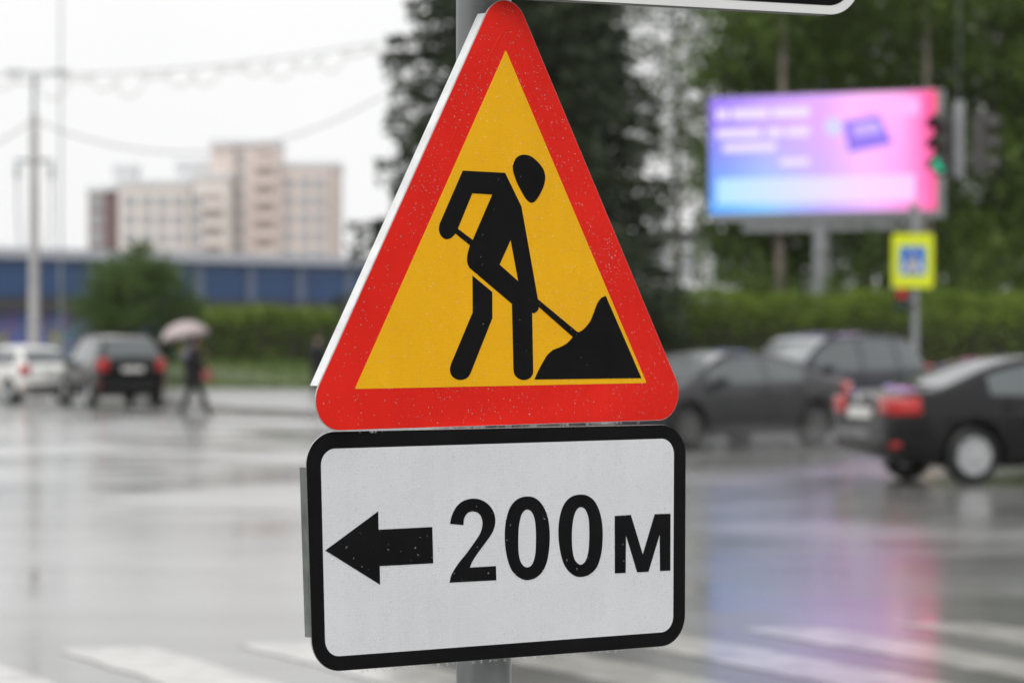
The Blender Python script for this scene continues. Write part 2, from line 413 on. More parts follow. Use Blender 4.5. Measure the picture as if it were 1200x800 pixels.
ZERO_B = [(124.4,59.5),(134.2,57.6),(144,51.7),(151.3,41.6),(156.1,28.5),(158.3,14.4),(158.3,0.5),(156.6,-15.4),(152.6,-29.2),(146.2,-39.8),(136.1,-46.7),(127.4,-49.1),(118.8,-49.5),(110.2,-47.1),(100.5,-40.3),(93.3,-30.5),(89.1,-18.5),(86.4,-4.6),(85.4,9.2),(86.4,23),(89.5,35.7),(94.6,46.4),(102.1,54.1),(112,58.5)]
ZERO_B_HOLE = [(123.3,42.9),(129,40.7),(133.1,34.6),(135.7,26.2),(136.4,14.2),(136.2,1.3),(135,-12.5),(132.3,-23.3),(127.7,-30.7),(121.5,-33.4),(115.9,-31.1),(111,-25.4),(108.5,-16.4),(107.4,-5.4),(107.4,8.4),(108.6,20.2),(110.8,30),(114.1,37.4),(118.4,41.7)]
EM = [(179.1,29.2),(206.3,29.7),(225.6,-24.3),(247,29.3),(274,29),(272.3,-47.9),(254.6,-47.7),(255,1.8),(234.9,-47.8),(215.6,-47.7),(197.5,3),(196.1,-47.6),(178,-47.4)]


def place(o, yaw, pitch, roll, p):
    M = Matrix.Rotation(R(yaw), 4, 'Z') @ Matrix.Rotation(R(pitch), 4, 'X') @ Matrix.Rotation(R(roll), 4, 'Y')
    o.matrix_world = Matrix.Translation(p) @ M
    return M.to_3x3()

def shift(pts, dz, k=1.0): return [(x*k, z*k + dz) for x, z in pts]

def inside(poly, x, z):
    c = False; j = len(poly) - 1
    for i in range(len(poly)):
        (xi, zi), (xj, zj) = poly[i], poly[j]
        if (zi > z) != (zj > z) and x < (xj-xi)*(z-zi)/(zj-zi) + xi: c = not c
        j = i
    return c

def drops(name, outline, count, y, parent, seed, rmin=0.0005, rmax=0.0018, hang=None, dark=()):
    """beads of rain lying on a face"""
    g = random.Random(seed); mb = MB()
    xs = [p[0] for p in outline]; zs = [p[1] for p in outline]
    cl = [(g.uniform(min(xs), max(xs)), g.uniform(min(zs), max(zs)), g.uniform(0.02, 0.07)) for _ in range(26)]
    pts = []
    while len(pts) < count:
        if g.random() < 0.45:
            c = g.choice(cl); x, z = g.gauss(c[0], c[2]), g.gauss(c[1], c[2])
        else:
            x, z = g.uniform(min(xs), max(xs)), g.uniform(min(zs), max(zs))
        if inside(outline, x, z) and not (g.random() < 0.85 and any(inside(q, x, z) for q in dark)): pts.append((x, z))
    for x, z in pts:
        r_ = rmin + (rmax - rmin) * g.random() ** 2.2
        h = r_ * g.uniform(0.7, 1.0); st = g.uniform(0.9, 1.25); v = []; n = 7
        for a, b in ((1.0, 0.0), (0.86, 0.55), (0.5, 0.9)):
            for k in range(n):
                t = 2*math.pi*k/n
                v.append((x + r_*a*math.cos(t), y + 0.0002 - h*b, z + r_*a*st*math.sin(t)))
        v.append((x, y - h, z))
        f = [(i*n+k, i*n+(k+1) % n, (i+1)*n+(k+1) % n, (i+1)*n+k) for i in range(2) for k in range(n)]
        f += [(2*n+k, 2*n+(k+1) % n, 3*n) for k in range(n)] + [tuple(range(n-1, -1, -1))]
        mb.add(v, f)
    if hang:                                     # drops gathering along the lower edge
        (x0, z0), (x1, z1), cnt = hang
        for _ in range(cnt):
            t = g.random(); x = x0 + (x1-x0)*t; z = z0 + (z1-z0)*t; r_ = g.uniform(0.0012, 0.0026)
            mb.lathe([(0.0001, r_*1.1), (r_*0.8, r_*0.6), (r_, -r_*0.1), (r_*0.85, -r_*0.8), (r_*0.4, -r_*1.25), (0.0001, -r_*1.4)], 8, c=(x, y + g.uniform(0.0, 0.004), z - r_*0.5))
    o = mb.build(name, WATER, parent, 180); o['kind'] = 'stuff'
    return o

POST = Vector((-0.0383, 4.168, 0))
# --- post
post = empty('sign_post', (POST.x, POST.y, 0.13), label='round grey galvanised steel post carrying the road works signs', cat='post')
MB().lathe([(0.0001, -0.3), (0.0375, -0.3), (0.0375, 3.02), (0.034, 3.03), (0.0001, 3.03)], 40).build('pole', GALV, post, 40)
MB().lathe([(0.0385, 3.0), (0.041, 3.0), (0.041, 3.045), (0.03, 3.055), (0.0001, 3.058)], 32).build('cap', PLASTIC_BLK, post, 40)
MB().box(-0.12, 0.12, -0.12, 0.12, -0.002, 0.012).build('base_plate', GALV, post)

# --- triangular road works sign
ZB = -0.2015
tri = empty('road_works_sign', label='red bordered yellow triangle sign of a man digging, wet with rain', cat='road sign')
Mt = Matrix.Rotation(R(41.305), 3, 'Z') @ Matrix.Rotation(R(0.140), 3, 'X') @ Matrix.Rotation(R(-0.337), 3, 'Y')
ot = Vector((-0.00772, 4.11109, 1.69019)) + Mt @ Vector((0, 0, ZB))
place(tri, 41.305, 0.140, -0.337, ot)
def eq(t):            # equilateral outline set t outside the yellow field
    k = 0.518/math.sqrt(3) + 2*t
    return [(0, k - ZB), (k*math.sin(R(120)), k*math.cos(R(120)) - ZB), (-k*math.sin(R(120)), k*math.cos(R(120)) - ZB)]
tout = round_poly(eq(0.0527), 0.0385, 12)
MB().poly(tout, 0.0003, 0.0026).build('panel', ALU, tri)
MB().poly(round_poly(eq(0.0521), 0.0379, 12), -0.0002, 0.0006).build('red_border', RED, tri)
MB().poly(round_poly(eq(0.0), 0.0012, 3), -0.0005, 0.0001).build('yellow_field', YEL, tri)
def tz(p, **k): return [(x, z - ZB) for x, z in curve_poly(p, **k)]
BLAB = 'black stooping digger figure'
MB().poly(tz(BODY), -0.0009, -0.0002, [tz(HOLE_ARM, corner=5), tz(HOLE_LEG, corner=5)]).build('worker_figure', BLK, tri)
MB().poly(tz(REAR_LEG), -0.0009, -0.0002).build('worker_leg', BLK, tri)
MB().poly(tz(HEAD, corner=50), -0.0009, -0.0002).build('worker_head', BLK, tri)
MB().poly(tz(HEAP), -0.0009, -0.0002).build('soil_heap', BLK, tri)
MB().poly(tz(SHAFT, corner=5), -0.0011, -0.0003).build('shovel_shaft', BLK, tri)
# folded-back stiffening edges along the three straight sides
E3 = eq(0.0527)
for i in range(3):
    a, b = Vector(E3[i]), Vector(E3[(i+1) % 3]); d = (b-a).normalized(); cut = 0.0385*math.sqrt(3)
    nrm = Vector((-d.y, d.x)); c = (a+b)/2
    if nrm.dot(Vector((0, 0.2)) - c) < 0: nrm = -nrm
    if i == 1: nrm_in = 0.004
    else: nrm_in = 0.0
    p = [a + d*cut + nrm*nrm_in, b - d*cut + nrm*nrm_in]
    MB().poly([tuple(p[0]), tuple(p[1]), tuple(p[1] + nrm*0.0018), tuple(p[0] + nrm*0.0018)], 0.0005, 0.0185).build('folded_edge', mat('skylit_sign_edge', (0.74, 0.75, 0.75), 0.4, metal=0.1, var=0.12, vscale=40, bump=0.08, bscale=120), tri)  # pale edge copy, skylight put into its colour
# wrinkles in the red film near the tip
cr = MB()
g = random.Random(5)
def crease(a, b, n, w):
    a, b = Vector(a), Vector(b); pts = []
    for i in range(n+1):
        p = a.lerp(b, i/n) + Vector((g.uniform(-1, 1), g.uniform(-1, 1)))*0.0006
        pts.append((p.x, 0.0000, p.y - ZB))
    cr.tube(pts, [0.0003 if i in (0, n) else w*g.uniform(0.6, 1.1) for i in range(n+1)], 6)
crease((-0.004, 0.325), (-0.030, 0.288), 6, 0.0011); crease((-0.030, 0.288), (-0.100, 0.165), 14, 0.0008); crease((-0.100, 0.165), (-0.135, 0.105), 8, 0.0006)
crease((0.012, 0.325), (0.035, 0.262), 8, 0.0008); crease((-0.010, 0.326), (0.012, 0.326), 4, 0.0009); crease((0.035, 0.262), (0.055, 0.232), 5, 0.0007)
cr.build('film_wrinkle', RED, tri, 180)
drops('raindrops', round_poly(eq(0.048), 0.0379, 8), 2100, -0.0004, tri, 3, rmax=0.0014, dark=[tz(q) for q in (BODY, REAR_LEG, HEAD, HEAP)], hang=((-0.26, -0.0012), (0.26, -0.0012), 46))

# --- distance plate
K = 1.018
pl = empty('distance_plate', label='white plate with black border, left arrow and distance under triangle', cat='road sign')
Mp = Matrix.Rotation(R(35.295), 3, 'Z') @ Matrix.Rotation(R(-1.190), 3, 'X') @ Matrix.Rotation(R(-0.118), 3, 'Y')
ZP = -0.150
op = Vector((-0.00868*K, 4.00981*K, 1.6 - 0.26284*K)) + Mp @ Vector((0, 0, ZP*K))
place(pl, 35.295, -1.190, -0.118, op)
def pz(p, k=K): return [(x*k, (z - ZP)*k) for x, z in p]
PO = [(-0.3033, 0.1503), (0.3036, 0.1496), (0.2964, -0.1498), (-0.2967, -0.1502)]
PI_ = [(-0.2813, 0.1288), (0.2821, 0.1308), (0.2758, -0.1306), (-0.2780, -0.1314)]
MB().poly(pz(round_poly(PO, 0.042, 12)), 0.0004, 0.0026).build('panel', ALU, pl)
MB().poly(pz(round_poly([(x*0.999, z*0.998) for x, z in PO], 0.0415, 12)), -0.0002, 0.0007).build('black_border', BLK, pl)
MB().poly(pz(round_poly(PI_, 0.021, 10)), -0.0006, 0.0001).build('white_field', WHT, pl)
def gl(p, **k): return pz(curve_poly(p, **k))
MB().poly(gl(ARROW, corner=5), -0.0010, -0.0003).build('arrow', BLK, pl)
MB().poly(gl(TWO), -0.0010, -0.0003).build('numeral', BLK, pl)
MB().poly(gl(ZERO_A, corner=70), -0.0010, -0.0003, [gl(ZERO_A_HOLE, corner=70)]).build('numeral', BLK, pl)
MB().poly(gl(ZERO_B, corner=70), -0.0010, -0.0003, [gl(ZERO_B_HOLE, corner=70)]).build('numeral', BLK, pl)
MB().poly(gl(EM, corner=5), -0.0010, -0.0003).build('letter', BLK, pl)
def edge_strip(a, b, inset, depth, m, parent, zshift=0, tk=0.002):
    a, b = Vector(a), Vector(b); d = (b-a).normalized(); nrm = Vector((-d.y, d.x))
    if nrm.dot(Vector((0, 0.15)) - (a+b)/2) < 0: nrm = -nrm
    a = a + d*inset; b = b - d*inset
    MB().poly([tuple(a), tuple(b), tuple(b+nrm*tk), tuple(a+nrm*tk)], 0.0006, depth).build('folded_edge', m, parent)
Q = pz(PO)
edge_strip(Q[0], Q[1], 0.045, 0.016, mat('skylit_sign_edge', (0.74, 0.75, 0.75), 0.4), pl)  # pale copy for the upper fold, skylight put into its colour
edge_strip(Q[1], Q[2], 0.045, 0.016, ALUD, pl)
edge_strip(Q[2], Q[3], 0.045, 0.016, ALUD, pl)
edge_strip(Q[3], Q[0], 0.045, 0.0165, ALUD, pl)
drops('raindrops', pz(round_poly([(x*0.985, z*0.97) for x, z in PI_], 0.02, 6)), 3300, -0.0005, pl, 8, dark=[gl(q) for q in (ARROW, TWO, ZERO_A, ZERO_B, EM)],
      hang=((Q[3][0]+0.03, Q[3][1]-0.0006), (Q[2][0]-0.04, Q[2][1]-0.0006), 70))

# --- the larger black sign above
tp = empty('direction_sign', label='black sign with white rim mounted above the triangle', cat='road sign')
place(tp, 26.0, 0, 0, Vector((-0.03, 4.08, 2.2 - 0.1415)))
TO = [(-0.565, 0.70), (0.5795, 0.70), (0.5795, 0.0), (-0.565, 0.0)]
TI = [(-0.552, 0.6875), (0.567, 0.6875), (0.567, 0.0125), (-0.552, 0.0125)]
MB().poly(round_poly(TO, 0.050, 12), 0.0004, 0.0030).build('panel', ALU, tp)
MB().poly(round_poly([(x*0.9995, z*0.9995+0.0002) for x, z in TO], 0.050, 12), -0.0002, 0.0007).build('white_rim', mat('white_rim_film', (0.78, 0.79, 0.78), 0.45, coat=0.2, var=0.04), tp)
MB().poly(round_poly(TI, 0.040, 12), -0.0006, 0.0001).build('black_field', BLK, tp)
edge_strip(TO[3], TO[2], 0.05, 0.024, ALUD, tp); edge_strip(TO[1], TO[2], 0.05, 0.024, ALUD, tp)
edge_strip(TO[0], TO[1], 0.05, 0.024, ALUD, tp); edge_strip(TO[0], TO[3], 0.05, 0.024, ALUD, tp)

# clamps that hold the signs to the post
def clamp(z, M, o, reach):
    n = M @ Vector((0, 1, 0)); a = math.atan2(-n.x, n.y)
    mb = MB().lathe([(0.0375, -0.018), (0.0415, -0.018), (0.0415, 0.018), (0.0375, 0.018)], 28)
    mb.box(-0.03, 0.03, -reach, -0.034, -0.016, 0.016)
    c = mb.build('clamp', GALV, post, 40, loc=(0, 0, z - 0.13), rot=(0, 0, a))
    MB().lathe([(0.0001, 0), (0.009, 0), (0.009, 0.03), (0.0001, 0.03)], 6, axis='x', c=(0.038, 0, 0)).build('bolt', GALV, c)
def reach_of(M, o, z):
    n = M @ Vector((0, 1, 0)); return (Vector((POST.x, POST.y, z)) - o).dot(n) - 0.0025
for z in (1.58, 1.86): clamp(z, Mt, ot, reach_of(Mt, ot, z))
for z in (1.25, 1.42): clamp(z, Mp, op, reach_of(Mp, op, z))
Mq = Matrix.Rotation(R(26), 3, 'Z')
for z in (2.2, 2.6): clamp(z, Mq, Vector((-0.03, 4.08, 2.2)), reach_of(Mq, Vector((-0.03, 4.08, 2.2)), z))

# ================================================================ buildings
def px(u, d): return (u - 600)/3600*d
CREAM = mat('cream_render', (0.72, 0.66, 0.61), 0.8, var=0.06, vscale=0.15); PINK = mat('pink_brick_render', (0.68, 0.585, 0.535), 0.8, var=0.07, vscale=0.15)
BROWN = mat('brown_render', (0.30, 0.24, 0.235), 0.8, var=0.1, vscale=0.2); MAROON = mat('maroon_stripe', (0.16, 0.09, 0.09), 0.8)
PALE = mat('pale_concrete', (0.66, 0.67, 0.68), 0.8, var=0.08, vscale=0.3); WIN = mat('hazed_window_glass', (0.34, 0.35, 0.37), 0.2)  # window grey lightened to stand for distance haze
BALC = mat('balcony_shade_and_strip', (0.42, 0.36, 0.33), 0.8, var=0.1); FRAMEW = mat('window_frame_white', (0.6, 0.6, 0.6), 0.5)

apt = empty('apartment_block', (0, 0, 0), label='stepped pink and cream apartment towers far beyond the blue building', cat='building')
win_me = fixn(mesh('window', MB().box(-.75, .75, -.12, .1, -.8, .8).v, MB().box(0, 1, 0, 1, 0, 1).f))
fr_me_b = MB().box(-.88, -.74, -.18, .1, -.93, .93).box(.74, .88, -.18, .1, -.93, .93).box(-.745, .745, -.18, .1, .79, .93).box(-.745, .745, -.24, .1, -.93, -.79)
fr_me = fixn(mesh('window_frame', fr_me_b.v, fr_me_b.f))
def block(x0, x1, top, y, m, depth=14, cols=(), balc=(), parapet=True, floor=2.9, z_first=4.0):
    w = MB().box(x0, x1, y, y+depth, -.1, top).build('wall', m, apt)
    if parapet: MB().box(x0-.25, x1+.25, y-.25, y+depth+.25, top-.35, top+.5).build('parapet', PALE, apt)
    z = z_first
    while z < top - 1.6:
        for c in cols:
            o = link('window', win_me, WIN, w, loc=(c, y, z)); link('window_frame', fr_me, FRAMEW, w, loc=(c, y, z))
        for c, bw in balc:
            MB().box(c-bw/2, c+bw/2, y-.06, y+.3, z-.2, z+1.15).build('balcony_shade_panel', BALC, w)  # flat dark panel, recess shade put into its colour
            MB().box(c-bw/2-.1, c+bw/2+.1, y-1.0, y-.0, z-1.35, z-.2).build('balcony', m, w)
        z += floor
block(-69.0, -65.9, 26.2, 500, BROWN, cols=(-67.5,)); block(-66.0, -63.8, 26.4, 499, MAROON, depth=14)
block(-63.8, -52.2, 27.2, 498, CREAM, cols=(-61.9, -59.2, -56.6, -54.0))
block(-55.6, -49.6, 31.0, 508, PALE, depth=10, cols=(-53.6,)); block(-66, -62.5, 30.4, 509, PALE, depth=6)
block(-51.6, -45.7, 28.2, 495.5, CREAM, balc=((-48.2, 3.2),), cols=(-50.7,))
block(-49.3, -38.3, 34.0, 503, PINK, balc=((-40.5, 3.0),), cols=(-44.6,), z_first=5.4)
MB().box(-45.45, -44.9, 502.5, 503.2, 0, 33.6).build('dark_downpipe_strip', BALC, apt)
block(-38.3, -28.6, 30.6, 505, PINK, cols=(-36.6, -34.0, -31.6), z_first=4.4)
MB().box(-29.9, -29.2, 504.7, 505.1, 0, 30.2).build('corner_strip', BALC, apt)

# long low blue building with painted wall below
A = Vector((-28.4, 165)); Bv = Vector((-8.3, 186)); ang = math.atan2(Bv.y-A.y, Bv.x-A.x)
blue = empty('blue_building', (A.x, A.y, 0), (0, 0, ang), 'long low building with blue panels between white pilasters', 'building')
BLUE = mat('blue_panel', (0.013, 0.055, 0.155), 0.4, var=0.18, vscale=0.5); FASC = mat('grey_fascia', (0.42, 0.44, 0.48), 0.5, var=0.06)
DARKB = mat('dark_shade_and_roof', (0.045, 0.045, 0.05), 0.7); PIL = mat('white_pilaster', (0.12, 0.155, 0.23), 0.6, var=0.05)
def mural():
    m = bpy.data.materials.new('sprayed_mural'); m.use_nodes = True; n, l = m.node_tree.nodes, m.node_tree.links
    b = n['Principled BSDF']; b.inputs['Roughness'].default_value = .7; t = n.new('ShaderNodeTexCoord'); no = n.new('ShaderNodeTexNoise')
    no.inputs['Scale'].default_value = .4; no.inputs['Detail'].default_value = 2; no.inputs['Distortion'].default_value = 1.2
    mp = n.new('ShaderNodeMapping'); mp.inputs['Location'].default_value = (3.1, 0, 1.7)
    r = n.new('ShaderNodeValToRGB'); r.color_ramp.interpolation = 'CONSTANT'
    cols = [(0, (.16, .17, .2)), (.36, (.10, .18, .42)), (.43, (.22, .15, .48)), (.50, (.17, .18, .22)), (.54, (.12, .25, .33)), (.60, (.50, .36, .06)), (.66, (.34, .36, .32)), (.72, (.10, .2, .45))]
    e = r.color_ramp.elements; e[0].position = 0; e[0].color = (*cols[0][1], 1); e[1].position = cols[1][0]; e[1].color = (*cols[1][1], 1)
    for p, c in cols[2:]: q = e.new(p); q.color = (*c, 1)
    l.new(t.outputs['Object'], mp.inputs['Vector']); l.new(mp.outputs[0], no.inputs['Vector']); l.new(no.outputs['Fac'], r.inputs['Fac']); l.new(r.outputs['Color'], b.inputs['Base Color'])
    return m
LEN = 34
MB().box(-14, LEN, .9, 14, -.1, 3.25).build('painted_wall', mural(), blue)
MB().box(-14.3, LEN+.3, -.3, 14.3, 3.25, 3.95).build('soffit_shade_band', DARKB, blue)  # dark band under the panels, overhang shade put into its colour
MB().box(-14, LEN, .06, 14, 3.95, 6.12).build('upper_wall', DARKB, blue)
MB().box(-14.4, LEN+.4, -.45, 14.4, 6.12, 6.68).build('roof_fascia', FASC, blue)
x = -12.2
while x < LEN - 1:
    MB().box(x+.36, min(x+3.54, LEN), -.02, .12, 4.02, 6.08).build('blue_panel', BLUE, blue)
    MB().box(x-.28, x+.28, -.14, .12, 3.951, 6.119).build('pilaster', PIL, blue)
    x += 3.9
# plain pale house behind the birches
ho = empty('pale_house', (10.2, 205, 0), label='pale grey house glimpsed between the sparse birch trunks', cat='building')
MB().box(-7, 7, 0, 10, -.1, 8.4).build('wall', PALE, ho)
MB().box(-7.3, 7.3, -.3, 10.3, 8.4, 9.0).build('roof', DARKB, ho)
for i in range(6):
    for j in range(3):
        w = MB().box(-5.9+i*2.3, -4.7+i*2.3, -.06, .1, 1.0+j*2.6, 2.5+j*2.6).build('window', WIN, ho)

# ================================================================ street furniture
STEEL = mat('painted_grey_steel', (0.30, 0.31, 0.32), 0.45, metal=0.3, var=0.12, vscale=3)
CONC = mat('spun_concrete', (0.42, 0.41, 0.40), 0.7, var=0.12, vscale=2)
# --- digital billboard
def screen_mat():
    m = bpy.data.materials.new('lit_screen'); m.use_nodes = True; n, l = m.node_tree.nodes, m.node_tree.links
    b = n['Principled BSDF']; b.inputs['Base Color'].default_value = (.01, .01, .012, 1); b.inputs['Roughness'].default_value = .6
    t = n.new('ShaderNodeTexCoord'); s = n.new('ShaderNodeSeparateXYZ'); l.new(t.outputs['Object'], s.inputs[0])
    def rng(o, a, bb):
        q = n.new('ShaderNodeMapRange'); q.inputs['From Min'].default_value = a; q.inputs['From Max'].default_value = bb; l.new(o, q.inputs['Value']); return q.outputs['Result']
    fx = rng(s.outputs['X'], -3.05, 3.05); fz = rng(s.outputs['Z'], -1.35, .9)
    def ramp(cs):
        r = n.new('ShaderNodeValToRGB'); e = r.color_ramp.elements
        e[0].position, e[0].color = cs[0][0], (*cs[0][1], 1); e[1].position, e[1].color = cs[-1][0], (*cs[-1][1], 1)
        for p, c in cs[1:-1]: q = e.new(p); q.color = (*c, 1)
        l.new(fx, r.inputs['Fac']); return r.outputs['Color']
    top = ramp([(0, (.24, .14, .80)), (.25, (.50, .30, .95)), (.52, (.72, .36, .98)), (.68, (1, .48, .95)), (.86, (1, .36, .80)), (.95, (1, .12, .42)), (1, (1, .05, .16))])
    bot = ramp([(0, (.08, .36, 1)), (.25, (.22, .55, 1)), (.5, (.48, .40, 1)), (.75, (.85, .42, .95)), (.95, (1, .18, .5)), (1, (1, .08, .28))])
    mx = n.new('ShaderNodeMix'); mx.data_type = 'RGBA'; l.new(fz, mx.inputs['Factor']); l.new(bot, mx.inputs['A']); l.new(top, mx.inputs['B'])
    l.new(mx.outputs['Result'], b.inputs['Emission Color']); b.inputs['Emission Strength'].default_value = 1.2
    return m
bd = 79.0
bb = empty('digital_billboard', (px(965, bd), bd, 0.10), (0, 0, R(-25)), 'large lit digital billboard in blue, violet and pink on a post', 'billboard')
ZC = 6.33
MB().box(-3.05, 3.05, -.005, .25, -1.5, 1.5).build('screen', screen_mat(), bb, loc=(0, -.2, ZC))
fr = MB().box(-3.1, 3.13, -.16, .35, -1.70, -1.503).box(-3.1, 3.13, -.16, .35, 1.503, 1.54).box(-3.1, -3.053, -.16, .35, -1.503, 1.503).box(3.053, 3.13, -.16, .35, -1.503, 1.503).box(-3.09, 3.12, .06, .34, -1.5, 1.5)
fr.build('frame', STEEL, bb, loc=(0, 0, ZC))
MB().tube([(-.1, .1, -.4), (-.1, .1, ZC-1.6)], .21, 20).build('post', STEEL, bb, 40)
MB().box(-2.2, 2.0, -.05, .3, ZC-1.98, ZC-1.75).build('support_beam', STEEL, bb)
def lit(name, c, s=1.12): return mat(name, (.01, .01, .01), .6, emit=c, estr=s)
TXT = lit('lit_lettering', (.82, .70, 1.0)); TXT2 = lit('lit_pale_band', (.62, .66, 1.0)); TXT3 = lit('lit_pink_band', (.98, .55, .98))
def sc(a, b_, c, d): return (-3.05+6.1*a, -3.05+6.1*b_, 1.5-3.0*d, 1.5-3.0*c)
def scr(nm, a, b_, c, d, m, y=-.222):
    x0, x1, z0, z1 = sc(a, b_, c, d); return MB().box(x0, x1, y, -.201, z0, z1).build(nm, m, bb, loc=(0, 0, ZC))
for a, b_, c, d in ((.03, .085, .10, .19), (.10, .27, .10, .19), (.285, .45, .10, .19), (.03, .235, .27, .35), (.26, .33, .27, .35), (.345, .45, .27, .35), (.06, .30, .40, .47), (.32, .45, .54, .60)):
    scr('lettering_line', a, b_, c, d, TXT)
for k in range(12):
    q = k/11; a_ = .035 + .073*k
    c_ = np.array([.45, .74, 1.0])*(1-q)*(1-q) + np.array([.72, .70, 1.0])*2*q*(1-q) + np.array([1.0, .58, .98])*q*q
    scr('bright_band', a_, a_+.073, .70, .92, lit('lit_band_%d' % k, tuple(c_)))
scr('bright_patch', .66, .93, .06, .20, lit('lit_pink_patch', (1.0, .45, .90)))
card = [(.60, .24), (.755, .19), (.815, .44), (.625, .50)]
MB().poly([(-3.05+6.1*a, 1.5-3*c) for a, c in card], -.225, -.201).build('picture_card', lit('lit_violet_card', (.26, .16, .80)), bb, loc=(0, 0, ZC))
MB().poly([(-3.05+6.1*a, 1.5-3*c) for a, c in [(.64, .27), (.75, .235), (.77, .34), (.65, .37)]], -.23, -.202).build('picture_card', lit('lit_lilac_card', (.56, .40, .96)), bb, loc=(0, 0, ZC))
MB().poly([(-3.05+6.1*.555+.24*math.cos(t), 1.5-3*.28+.24*math.sin(t)) for t in np.linspace(0, 6.283, 25)[:-1]], -.225, -.201).build('picture_disc', lit('lit_pale_disc', (.62, .62, 1.0)), bb, loc=(0, 0, ZC))

# --- pedestrian crossing sign on its post
pd_, pxx = 64.3, px(1072, 64.3)
ps = empty('crossing_sign_post', (pxx, pd_, .13), label='grey post carrying the yellow framed crossing sign', cat='post')
MB().tube([(0, 0, -.3), (0, 0, 4.3)], .085, 16).build('pole', STEEL, ps, 40); MB().lathe([(.085, 4.3), (.092, 4.3), (.092, 4.33), (.0001, 4.37)], 16).build('cap', STEEL, ps)
cs = empty('crossing_sign', (pxx-.06, pd_-.13, 2.72), (0, 0, R(-4)), 'blue and white pedestrian crossing sign on fluorescent yellow board', 'road sign')
FLUO = mat('fluorescent_yellow', (0.72, 0.80, 0.015), 0.45); SBLUE = mat('sign_blue', (0.02, 0.16, 0.62), 0.4); SWHITE = mat('sign_white', (0.74, 0.75, 0.76), 0.45)
MB().poly(round_poly([(-.43, 1.13), (.43, 1.13), (.43, 0), (-.43, 0)], .07, 5), 0, .03).build('yellow_board', FLUO, cs)
MB().poly(round_poly([(-.27, .86), (.27, .86), (.27, .27), (-.27, .27)], .03, 4), -.006, .01).build('blue_panel', SBLUE, cs)
MB().poly([(-.21, .33), (.21, .33), (0, .80)], -.012, 0).build('white_triangle', SWHITE, cs)
MB().poly([(-.035, .70), (.0, .735), (.035, .70), (.03, .62), (.075, .52), (.045, .515), (.02, .56), (.025, .47), (.08, .36), (.035, .36), (-.005, .44), (-.06, .36), (-.10, .36), (-.03, .48), (-.03, .57), (-.07, .53), (-.09, .55), (-.03, .63)], -.016, -.008).build('walker_symbol', BLK, cs)
for i in range(4): MB().box(-.15+i*.082, -.10+i*.082, -.0155, -.0085, .335, .355).build('crossing_symbol', BLK, cs)
ts = empty('triangular_sign', (pxx, pd_+.14, 3.92), (0, 0, R(38)), 'grey back of a triangular sign topping the crossing post', 'road sign')
MB().poly(round_poly([(-.36, 0), (.36, 0), (0, .66)], .04, 5), 0, .02).build('panel', STEEL, ts); MB().box(-.03, .03, -.07, -.0, .12, .2).build('bracket', STEEL, ts)
pv = empty('pedestrian_signal', (pxx-.27, pd_-.1, 2.22), (0, 0, R(-15)), 'small pedestrian signal with red lamp under the crossing sign', 'signal')
bevel(MB().box(-.15, .15, -.09, .09, 0, .5).build('housing', PLASTIC_BLK, pv), .02); MB().box(.14, .32, -.02, .02, .2, .26).build('bracket', STEEL, pv)
MB().lathe([(.0001, 0), (.10, 0), (.10, .02), (.0001, .02)], 20, axis='y', c=(0, -.11, .37)).build('red_lens', mat('lit_red_lens', (.3, .01, .01), .3, emit=(1, .06, .03), estr=.2), pv)
MB().lathe([(.0001, 0), (.10, 0), (.10, .02), (.0001, .02)], 20, axis='y', c=(0, -.11, .13)).build('dark_lens', mat('dark_green_lens', (.01, .05, .03), .3), pv)

# --- vehicle signals hung from a mast arm
sgd = 56.0
ms = empty('signal_mast', (11.6, 64.6, .13), label='grey mast with a long arm that carries the vehicle signals', cat='mast')
MB().tube([(0, 0, -.3), (0, 0, 9.6)], [.16, .11], 14).build('pole', STEEL, ms, 40)
hx_, hy_ = px(1124, sgd)-11.6, sgd-64.6
MB().tube([(0, 0, 9.2), (hx_*.5, hy_*.5, 9.45), (hx_, hy_, 9.3)], [.07, .055, .04], 10).build('arm', STEEL, ms, 40)
MB().tube([(hx_, hy_, 9.3), (hx_, hy_, 5.7)], .006, 8).build('drop_rod', STEEL, ms)
bevel(MB().box(hx_-.09, hx_+.09, hy_-.03, hy_+.03, 4.45, 5.85).build('hanger_plate', STEEL, ms), .01)
HOUS = mat('signal_housing', (0.06, 0.056, 0.054), 0.55, var=0.2)
def signal(u, face, label, lit_green):
    s = empty('traffic_signal', (px(u, sgd), sgd-.12, 4.62), (0, 0, face), label, 'traffic light', 'traffic lights on the mast arm')
    bevel(MB().box(-.17, .17, -.10, .12, 0, 1.14).build('housing', HOUS, s), .03)
    for i, c in enumerate(((.004, .05, .035), (.07, .05, .01), (.07, .01, .01))):
        z = .2 + i*.37
        on = lit_green and i == 0
        MB().lathe([(.0001, -.03), (.09, -.02), (.14, 0), (.14, .03), (.0001, .03)], 20, axis='y', c=(0, -.12, z)).build('lens', mat('lit_green_lens', (.01, .2, .1), .3, emit=(.0, .55, .30), estr=.9) if on else mat('dark_lens_%d' % i, c, .3), s, 40)
        v, f = [], []; N = 14
        for k in range(N+1):
            a = R(-20) + R(220)*k/N
            for yy, zz in ((-.10, 0), (-.36, -.05)): v.append((.155*math.cos(a), yy, z + .155*math.sin(a) + zz))
        f = [(2*k, 2*k+1, 2*k+3, 2*k+2) for k in range(N)]
        o = link('visor', mesh('visor', v, f), HOUS, s, 60); so = o.modifiers.new('thickness', 'SOLIDIFY'); so.thickness = .008
    MB().box(-.02, .02, .1, .2, .3, .36).build('bracket', STEEL, s)
    return s
signal(1104, R(-38), 'traffic light showing green, beside the billboard edge', True)
signal(1147, R(78), 'unlit traffic light turned away, three visors in profile', False)

